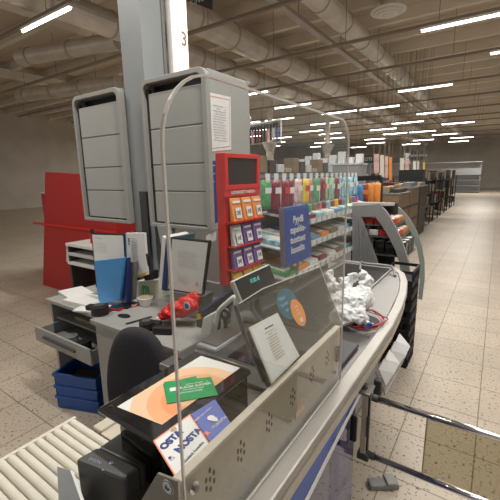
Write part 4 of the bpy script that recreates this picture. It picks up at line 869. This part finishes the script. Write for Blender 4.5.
# blue tobacco sign
sx = -1.0; t = thing('counter_sign', 'blue sign reading Pyydä tupakkatuotteet kassalta beside the clear screen', 'sign', at(290, 266, x=sx))
P = [at(286.5, 268, x=sx), at(312, 256, x=sx), at(308.5, 204, x=sx), at(284.5, 208, x=sx)]
bd = MB().hexa([p+V(-.035, 0, 0) for p in P], P); bd = bd.build('board', M['sign_blue'], t, .002)
MB().hexa([P[0]+V(-.035, -.003, 0), P[0]+V(-.001, -.003, 0), P[3]+V(-.001, -.003, 0), P[3]+V(-.035, -.003, 0)], [p+V(0, -.003, 0) for p in (P[0]+V(-.035, -.003, 0), P[0]+V(-.001, -.003, 0), P[3]+V(-.001, -.003, 0), P[3]+V(-.035, -.003, 0))]).build('side_face', mat('mauve_side', (.22, .22, .3), .4), t)
C = sum(P, V(0, 0, 0))/4
for k, s in enumerate(('Pyydä', 'tupakka-', 'tuotteet', 'kassalta')): text('lettering', s, M['paper'], C+V(.001, -.008, .098-.062*k), (0, 1, .0), (0, 0, 1), .060, bd, bold=.0014)
MB().tube([at(298, 262, x=sx-.017), V(sx-.017, at(298, 262, x=sx).y, .72)], .01, 8, sm=1).build('pole', M['grey_mid'], t)

# ---------------------------------------------------------------- sweets stand beside the conveyor
t = thing('sweets_stand', 'tall grey sweets stand with sloping tiers of price tags beyond the conveyor', 'shelf', (-1.3, 2.9, 0))
MB().box(-1.62, -1.585, 2.18, 3.95, 0, 1.62).build('back_panel', M['grey'], t)
MB().box(-1.585, -1.12, 2.02, 3.95, 0, .3).build('base', M['grey_dark'], t)
tiers = [(1.262, -1.13, 2.42, 3.95), (1.095, -1.12, 2.1, 3.95), (.905, -1.11, 2.05, 3.95)]
pg = mat('print_grey2', (.25, .25, .3), .6)
for k, (zz, xf, y0, y1) in enumerate(tiers):
    P = [V(-1.58, y0, zz+.05), V(xf, y0, zz), V(xf, y0, zz-.012), V(-1.58, y0, zz+.038)]; MB().prism(P, V(0, y1-y0, 0)).build('tier_board', M['grey_bright'], t)
    tr = MB().box(xf, xf+.006, y0, y1, zz-.026, zz+.012).build('tag_rail', M['grey'], t)
    yy = y0+.03
    while yy < y1-.1:
        tg = MB().box(xf+.006, xf+.009, yy, yy+.075, zz-.024, zz+.014).build('price_tag', M['paper'], tr)
        yy += .105
MB().box(-1.585, -1.575, 2.18, 3.95, 1.3, 1.62).build('hook_panel', M['grey_mid'], t)
for k in range(17): MB().tube([(-1.57, 2.12+.115*k, 1.575), (-1.30, 2.12+.115*k, 1.575)], .0035, 6, sm=1).build('hook', M['steel'], t)
for k in range(17): MB().box(-1.30, -1.296, 2.095+.115*k, 2.15+.115*k, 1.565, 1.61).build('hook_tag', M['paper'], t)
pal = {'green': mat('pack_green', (.08, .33, .12), .4, var=.4, scale=30), 'dark red': M['crimson'], 'pink and white': mat('pink_white', (.7, .45, .47), .4, var=.45, scale=25), 'yellow': M['yellow'], 'red and white': mat('red_white', (.6, .2, .2), .4, var=.9, scale=18), 'green and white': mat('green_white', (.35, .6, .35), .4, var=.6, scale=20), 'blue and white': mat('blue_white', (.3, .55, .68), .4, var=.6, scale=22), 'orange': M['orange'], 'brown red': mat('brown_red', (.3, .07, .04), .4, var=.3), 'light blue': mat('pack_blue', (.14, .32, .45), .4, var=.5, scale=30), 'purple': M['purple'], 'brown': M['brown'], 'white': M['white']}
def pouch(nm, label, cat, c, w, h, th, m, group, axis='y', strip_=None):
    # c: bottom centre; the pack faces +x (axis y) or -y (axis x); pillow shaped with crimped ends
    t = thing(nm, label, cat, c, group); b = MB(); nu, nv = 5, 6; F = []; B = []
    for i in range(nv+1):
        v = i/nv; q = math.sin(math.pi*v)**.6
        rowf, rowb = [], []
        for j in range(nu+1):
            s = j/nu; bu = math.sin(math.pi*s)**.7*q*th/2+.0008; a = (s-.5)*w*(1-.06*q)
            if axis == 'y': pf, pb = V(bu, a, v*h), V(-bu, a, v*h)
            else: pf, pb = V(a, -bu, v*h), V(a, bu, v*h)
            rowf.append(b.bm.verts.new(c+pf)); rowb.append(b.bm.verts.new(c+pb))
        F.append(rowf); B.append(rowb)
    for G in (F, B):
        for i in range(nv):
            for j in range(nu): b.bm.faces.new((G[i][j], G[i][j+1], G[i+1][j+1], G[i+1][j]))
    bnd = lambda G: [G[0][j] for j in range(nu+1)]+[G[i][nu] for i in range(1, nv+1)]+[G[nv][j] for j in range(nu-1, -1, -1)]+[G[i][0] for i in range(nv-1, 0, -1)]
    f, bb = bnd(F), bnd(B)
    for i in range(len(f)): j = (i+1) % len(f); b.bm.faces.new((f[i], f[j], bb[j], bb[i]))
    b.build('pack', m, t, smooth=True)
    if strip_:
        d = V(th/2+.001, 0, 0) if axis == 'y' else V(0, -th/2-.001, 0); s = V(0, w*.33, 0) if axis == 'y' else V(w*.33, 0, 0); e = d.normalized()*.001
        for z0_, z1_ in ((.55, .75),): P = [c+d-s+V(0, 0, h*z0_), c+d+s+V(0, 0, h*z0_), c+d+s+V(0, 0, h*z1_), c+d-s+V(0, 0, h*z1_)]; MB().hexa(P, [p+e for p in P]).build('label', strip_, t)
    return t
top = ['green', 'dark red', 'dark red', 'dark red', 'pink and white', 'yellow', 'red and white', 'green', 'dark red', 'green and white', 'green and white', 'dark red', 'blue and white', 'blue and white', 'blue and white', 'blue and white', 'blue and white']
for k, cn in enumerate(top):
    pouch('sweet_bag', '%s sweet bag on the stand hooks, %s from the left' % (cn, ordn[k]), 'sweet bag', V(-1.31+.012*(k % 3), 2.12+.115*k, 1.37-.012*((k*5) % 4)), .118, .195+.012*((k*5) % 4), .035, pal[cn], 'sweet bags on the top hooks', strip_=M['white'] if k not in (2, 5, 8) else M['red'])
for k in range(14):
    cn = ['dark red', 'purple', 'dark red', 'dark red', 'pink and white', 'dark red', 'white', 'green and white', 'red and white', 'blue and white', 'white', 'blue and white', 'brown', 'light blue'][k]
    pouch('sweet_bag', '%s sweet bag behind the front hooks, %s from the left' % (cn, ordn[k]), 'sweet bag', V(-1.46, 2.1+.13*k, 1.24 if k < 2 else 1.33), .11, .15, .03, pal[cn], 'sweet bags behind the top hooks')
nmz = ['top', 'middle', 'lowest']
for i, (zz, xf, y0, y1) in enumerate(tiers):
    for j in range(8):
        cn = [['dark red', 'blue and white', 'white', 'light blue', 'blue and white', 'green and white', 'white', 'dark red'], ['blue and white', 'white', 'light blue', 'orange', 'brown', 'white', 'blue and white', 'green'], ['green', 'orange', 'white', 'dark red', 'white', 'brown', 'light blue', 'white']][i][j]
        yy = y0+.05+.19*j; t = thing('sweet_box', '%s flat sweet box on the %s tier, %s from the left' % (cn, nmz[i], ordn[j]), 'sweet box', V(xf-.13, yy+.08, zz+.02), 'sweet boxes on the sloping tiers')
        P = [V(-1.52, yy, zz+.046), V(xf-.03, yy, zz+.0055), V(xf-.03, yy, zz+.035), V(-1.52, yy, zz+.085)]; MB().prism(P, V(0, .15, 0)).build('box', pal[cn], t, .003)
        P = [V(-1.35, yy+.02, zz+.0668), V(xf-.06, yy+.02, zz+.0385), V(xf-.06, yy+.13, zz+.0385), V(-1.35, yy+.13, zz+.0668)]; MB().hexa(P, [p+V(0, 0, .001) for p in P]).build('label', M['paper'] if j % 2 else M['cream'], t)
# black framed rack with crisps pouches
yr = 4.3; t = thing('pouch_rack', 'black arched frame with pouches hooked beyond the sweets stand', 'rack', at(370, 260, y=yr))
o = [at(a, c, y=yr) for a, c in ((352, 262), (382, 262), (382, 178), (380, 175), (354, 176.5), (352, 178.5))]; o[0].z = o[1].z = 0; i_ = [at(a, c, y=yr) for a, c in ((355, 262), (379, 262), (379, 181), (378, 180), (356, 181), (355, 182))]
i_[0].z = i_[1].z = .03; MB().ringplate(o, i_, V(0, .06, 0)).build('frame', M['black'], t)
MB().hexa([o[0], o[1], at(382, 186, y=yr), at(352, 188, y=yr)], [p+V(0, .03, 0) for p in (o[0], o[1], at(382, 186, y=yr), at(352, 188, y=yr))]).build('back_panel', M['brown_dark'], t)
MB().tube([at(353, 188, y=yr-.15), at(380, 184, y=yr-.15)], .006, 8, sm=1).build('hook_bar', M['steel'], t)
for k in range(6): P = [at(354+4.4*k, 189-.6*k, y=yr-.17), at(357.4+4.4*k, 188.6-.6*k, y=yr-.17), at(357.4+4.4*k, 184.6-.6*k, y=yr-.17), at(354+4.4*k, 185-.6*k, y=yr-.17)]; MB().hexa(P, [p+V(0, .003, 0) for p in P]).build('price_tag', M['paper'], t)
for k, cn in enumerate(('light blue', 'light blue', 'brown red', 'orange', 'orange')):
    c = at(355.5+5.0*k, 207-.6*k, y=yr-.2); pouch('snack_pouch', '%s snack pouch hanging in the black frame, %s from the left' % (cn, ordn[k]), 'snack pouch', c, .10, .235, .04, pal[cn] if k != 1 else M['folder_blue'], 'snack pouches in the black frame', axis='x', strip_=M['orange'] if k == 2 else None)

# ---------------------------------------------------------------- cooler and crates
yn, yf = 3.35, 3.85
t = thing('drinks_cooler', 'grey open fronted cooler with curved frame arms beyond the counter', 'cooler', at(385, 300, y=yn).xy.to_3d())
O = [(352, 206), (380, 204), (388, 214), (396, 228), (403, 244), (408, 260), (411, 280), (411, 345), (400, 352), (352, 356)]
I = [(361, 217), (375, 217), (382, 226), (389, 238), (395, 250), (399, 262), (402, 282), (402, 330), (396, 335), (376, 258)]
Po, Pi = [at(a, c, y=yn) for a, c in O], [at(a, c, y=yn) for a, c in I]
MB().ringplate(Po, Pi, V(0, .035, 0)).build('near_frame', M['grey_mid'], t, .004)['label'] = 'dark grey near end panel with window opening'
# reed pattern on the end panel
b = MB(); rd = random.Random(5)
for k in range(9):
    xa = 355+2.1*k+rd.uniform(-.5, .5); b.tube([at(xa, 262, y=yn-.002), at(xa+.8, 245, y=yn-.002), at(xa-.2+rd.uniform(-1, 1), 232-rd.uniform(0, 12), y=yn-.002)], .0022, 5)
b.build('reed_print', M['grey_dark'], t)
G = [(392, 203), (401, 209), (410, 219), (417, 232), (422, 247), (424.5, 262), (424.5, 280), (422, 300)]; G2 = [(388, 206), (397, 212.5), (405, 222), (412, 234.5), (417, 249), (419.5, 263), (419.5, 280), (418, 299)]
Pg = [at(a, c, y=yf) for a, c in G]+[at(a, c, y=yf) for a, c in G2[::-1]]; MB().hexa(Pg, [p+V(0, .02, 0) for p in Pg]).build('far_frame', mat('grey_green', (.3, .35, .33), .3), t)['label'] = 'greenish curved far arm'
tops = [at(352, 206, y=yn), at(380, 203.5, y=yn), at(404, 206, y=yf+.1)+V(0, 0, .03), at(380, 204, y=yf+.1)+V(0, 0, .03)]
a = at(352, 206, y=yn); d = at(384, 206, y=yn); e = at(395, 206, y=yf); f = V(a.x, yf, e.z)
MB().hexa([a, d, e, f], [p+V(0, 0, .035) for p in (a, d, e, f)]).build('canopy', M['grey_bright'], t, .008)['label'] = 'pale rounded canopy'
xb, xm = at(354, 300, y=yn).x, at(404, 280, y=yn).x
MB().box(xb, xb+.03, yn+.035, yf, .05, a.z).build('back_wall', M['charcoal'], t); MB().box(xb, xm, yn+.035, yf, .05, .55).build('base', M['black'], t); MB().box(xb, xb+.25, yf-.02, yf, .55, a.z).build('far_wall', M['charcoal'], t)
sh = ((1.135, .33), (1.03, .38), (.86, .44))
for zz, w in sh: MB().box(xb+.03, xb+w, yn+.036, yf-.02, zz-.012, zz).build('shelf_board', M['steel'], t)
kinds = {'red': M['red_deep'], 'orange': mat('pack_orange', (.5, .2, .04), .3), 'silver': M['grey_bright'], 'black': M['black_gloss']}
for si, (zz, w) in enumerate(sh):
    lv = ('top', 'middle', 'bottom')[si]
    for i in range(3):
        for j in range(4):
            cn = 'black' if si == 2 else ('orange' if j == 0 and i > 0 else ('silver' if (i+j+si) % 4 == 3 else 'red'))
            x1 = xb+w-.01-.095*j; y0 = yn+.05+.14*i; hh = .055 if si < 2 else .12
            tt = thing('food_pack', '%s pack on the %s cooler shelf, %s row deep, %s from the right' % (cn, lv, ordn[i], ordn[j]), 'pack', (x1-.04, y0+.06, zz), 'packs in the cooler')
            MB().box(x1-.085, x1, y0, y0+.125, zz+.0005, zz+hh).build('tray', kinds[cn], tt, .008); MB().box(x1-.07, x1-.015, y0+.02, y0+.10, zz+hh, zz+hh+.003).build('label', M['paper'] if cn != 'silver' else M['red_deep'], tt)
# black crates
cx0, cy0 = -.625, 2.98
for k in range(8):
    z0_ = .105*k; dxk = .0 + .0*k
    t = thing('folding_crate', 'black slatted plastic crate, %s from the floor in the stack beside the cooler' % ordn[k], 'crate', (cx0, cy0, z0_), 'stacked black crates')
    x0, x1, y0, y1 = cx0-.07, cx0+.14, cy0-.0, cy0+.30
    MB().box(x0+.012, x1-.012, y0+.012, y1-.012, z0_+.004, z0_+.012).build('floor_panel', M['net_black'], t)
    for zz in (.0, .075): MB().ringplate([V(x0, y0, z0_+zz), V(x1, y0, z0_+zz), V(x1, y1, z0_+zz), V(x0, y1, z0_+zz)], [V(x0+.012, y0+.012, z0_+zz), V(x1-.012, y0+.012, z0_+zz), V(x1-.012, y1-.012, z0_+zz), V(x0+.012, y1-.012, z0_+zz)], V(0, 0, .024 if zz else .02)).build('rim', M['net_black'], t)
    for j in range(6): MB().box(x1-.010, x1-.002, y0+.01+.055*j, y0+.022+.055*j, z0_+.02, z0_+.075).build('slat', M['net_black'], t)
    for j in range(4): MB().box(x0+.01+.065*j, x0+.025+.065*j, y0+.002, y0+.010, z0_+.02, z0_+.075).build('slat', M['net_black'], t)

# ---------------------------------------------------------------- left background: red checkout
t = thing('red_partition', 'tall red partition of the next checkout behind the left cabinet', 'partition', (-4.2, 2.6, 0))
P = [at(45, 300, y=2.6), at(108, 300, y=2.6), at(112, 176, y=2.6), at(45, 172, y=2.6)]; P[0].z = P[1].z = 0; P[1].x = P[2].x
MB().hexa(P, [p+V(0, .06, 0) for p in P]).build('panel', M['red_deep'], t, .004); MB().box(P[0].x, P[1].x, 2.58, 2.6, .95, .98).build('ledge', M['red'], t)
c = at(68, 262, y=2.5); t = thing('bag_dispenser', 'white wall phone shaped dispenser on the red partition', 'dispenser', c)
block('body', ((66, 262), (77, 263), (78, 247), (66, 246)), 2.5, .08, M['white'], t, .01); block('arm', ((76, 248), (92, 246), (92, 239), (82, 241)), 2.52, .06, M['white'], t, .006); block('cord', ((74.5, 270), (76, 270), (76, 262), (74.5, 262)), 2.53, .01, M['paper'], t, 0)
t = thing('tray_stack', 'low stand with white trays and red bottle left behind the desk', 'stand', (-3.0, 2.2, 0))
xa, xc = -3.75, -2.75
for k, (zz, m) in enumerate(((.70, 'white'), (.80, 'grey_bright'), (.90, 'white'))):
    MB().box(xa, xc, 2.0, 2.5, zz, zz+.03).build('tray', M[m], t, .004)
for x in (xa, xc-.03): MB().box(x, x+.03, 2.02, 2.48, 0, .9).build('side_panel', M['charcoal'], t)
MB().box(xa+.03, xc-.03, 2.45, 2.48, 0, .9).build('back_panel', M['red_deep'], t)
c = at(89, 284, y=2.05); t = thing('bottle', 'small red bottle with black cap on the tray stand', 'bottle', (c.x, 2.15, .931))
MB().cyl((c.x, 2.15, .931), (c.x, 2.15, 1.03), .03, 14).build('body', M['red'], t); MB().cyl((c.x, 2.15, 1.03), (c.x, 2.15, 1.08), .018, 12).build('cap', M['black'], t)
t = thing('waste_bin', 'black box standing left of the blue folder behind the desk', 'box', (-2.35, 1.55, .726)); MB().box(-2.42, -2.2, 1.5, 1.66, .726, .90).build('body', M['black'], t, .004)
for k, (a, d_, h, m) in enumerate(((-2.62, 1.42, .02, 'paper'), (-2.4, 1.36, .025, 'white'), (-2.2, 1.33, .012, 'pink'))):
    tag(MB().box(a-.12, a+.14, d_-.08, d_+.1, .7255, .7255+h, rz=.3*k-.2).build('paper_pile', M[m] if k < 2 else M['paper'], None, .002), 'loose pile of white papers on the drawer unit, %s from the left' % ordn[k], 'papers')
item('binder', 'thin black binder lying on the papers above the open drawer', 'binder', MB().box(-2.12, -1.96, 1.27, 1.34, .7255, .755, rz=.2), M['black'])
# neighbouring checkouts and shelf tops seen in the middle distance
for i, (x0, x1, y0, y1, h, m, lab) in enumerate(((-3.6, -2.2, 3.4, 3.7, 1.62, 'grey', 'grey low shelf wall behind the sweets stand'), (-4.6, -3.2, 4.8, 5.4, 1.72, 'grey_dark', 'dark grey screen of the next checkout lane'), (-6.6, -4.6, 3.2, 3.6, 1.35, 'red_deep', 'long red checkout partition far left behind the cabinets'), (-3.4, -2.0, 6.2, 6.7, 1.75, 'grey_mid', 'mid grey service desk wall behind the sweet bags'))):
    t = thing('checkout_partition', lab, 'partition', ((x0+x1)/2, (y0+y1)/2, 0)); MB().box(x0, x1, y0, y1, 0, h).build('panel', M[m], t, .01); MB().box(x0-.01, x1+.01, y0-.01, y1+.01, h, h+.03).build('cap', M['grey_bright'], t)
for k in range(8):
    x = -3.2+.16*k; o = MB().box(x, x+.11, 6.3, 6.4, 1.781, 1.781+.10+.05*(k % 3)).build('card_holder', M['paper'], None, .002); tag(o, 'white card holder on the service desk wall, %s from the left' % ordn[k], 'card holder', 'white card holders in the distance')

for k in range(9):
    x = -3.5+.14*k; nm2, m_ = (('brown', 'brown'), ('grey', 'grey_mid'), ('tan', 'tan'), ('dark', 'brown_dark'))[k % 4]; o = MB().box(x, x+.11, 3.45, 3.62, 1.651, 1.651+.06+.035*((k*5) % 4)).build('carton', M[m_], None, .003); tag(o, '%s carton on the low wall behind the sweets stand, %s from the left' % (nm2, ordn[k]), 'carton', 'cartons on the low wall')

for k in range(15):
    cn = ['dark red', 'purple', 'green', 'brown', 'red and white', 'dark red', 'blue and white', 'brown red', 'yellow', 'dark red', 'light blue', 'green and white', 'brown', 'purple', 'red and white'][k]
    pouch('sweet_bag', '%s small bag standing on the top tier, %s from left' % (cn, ordn[k]), 'sweet bag', V(-1.24, 2.47+.098*k, 1.285), .09, .085, .03, pal[cn], 'small bags above the top tier')
for k in range(12):
    z_ = 1.65; x_ = -1.60; y_ = 2.3+.14*k; nm2, m_ = (('tan', 'tan'), ('pale', 'grey_bright'), ('dark', 'brown_dark'), ('brown', 'brown'))[(k*3) % 4 if k % 2 else k % 4]
    o = MB().box(x_-.06, x_+.04, y_, y_+.11, 1.6205, 1.66+.03*((k*7) % 4)).build('carton', M[m_], None, .003); tag(o, '%s carton on top of the sweets stand back panel, %s from the left' % (nm2, ordn[k]), 'carton', 'cartons on top of the sweets stand')
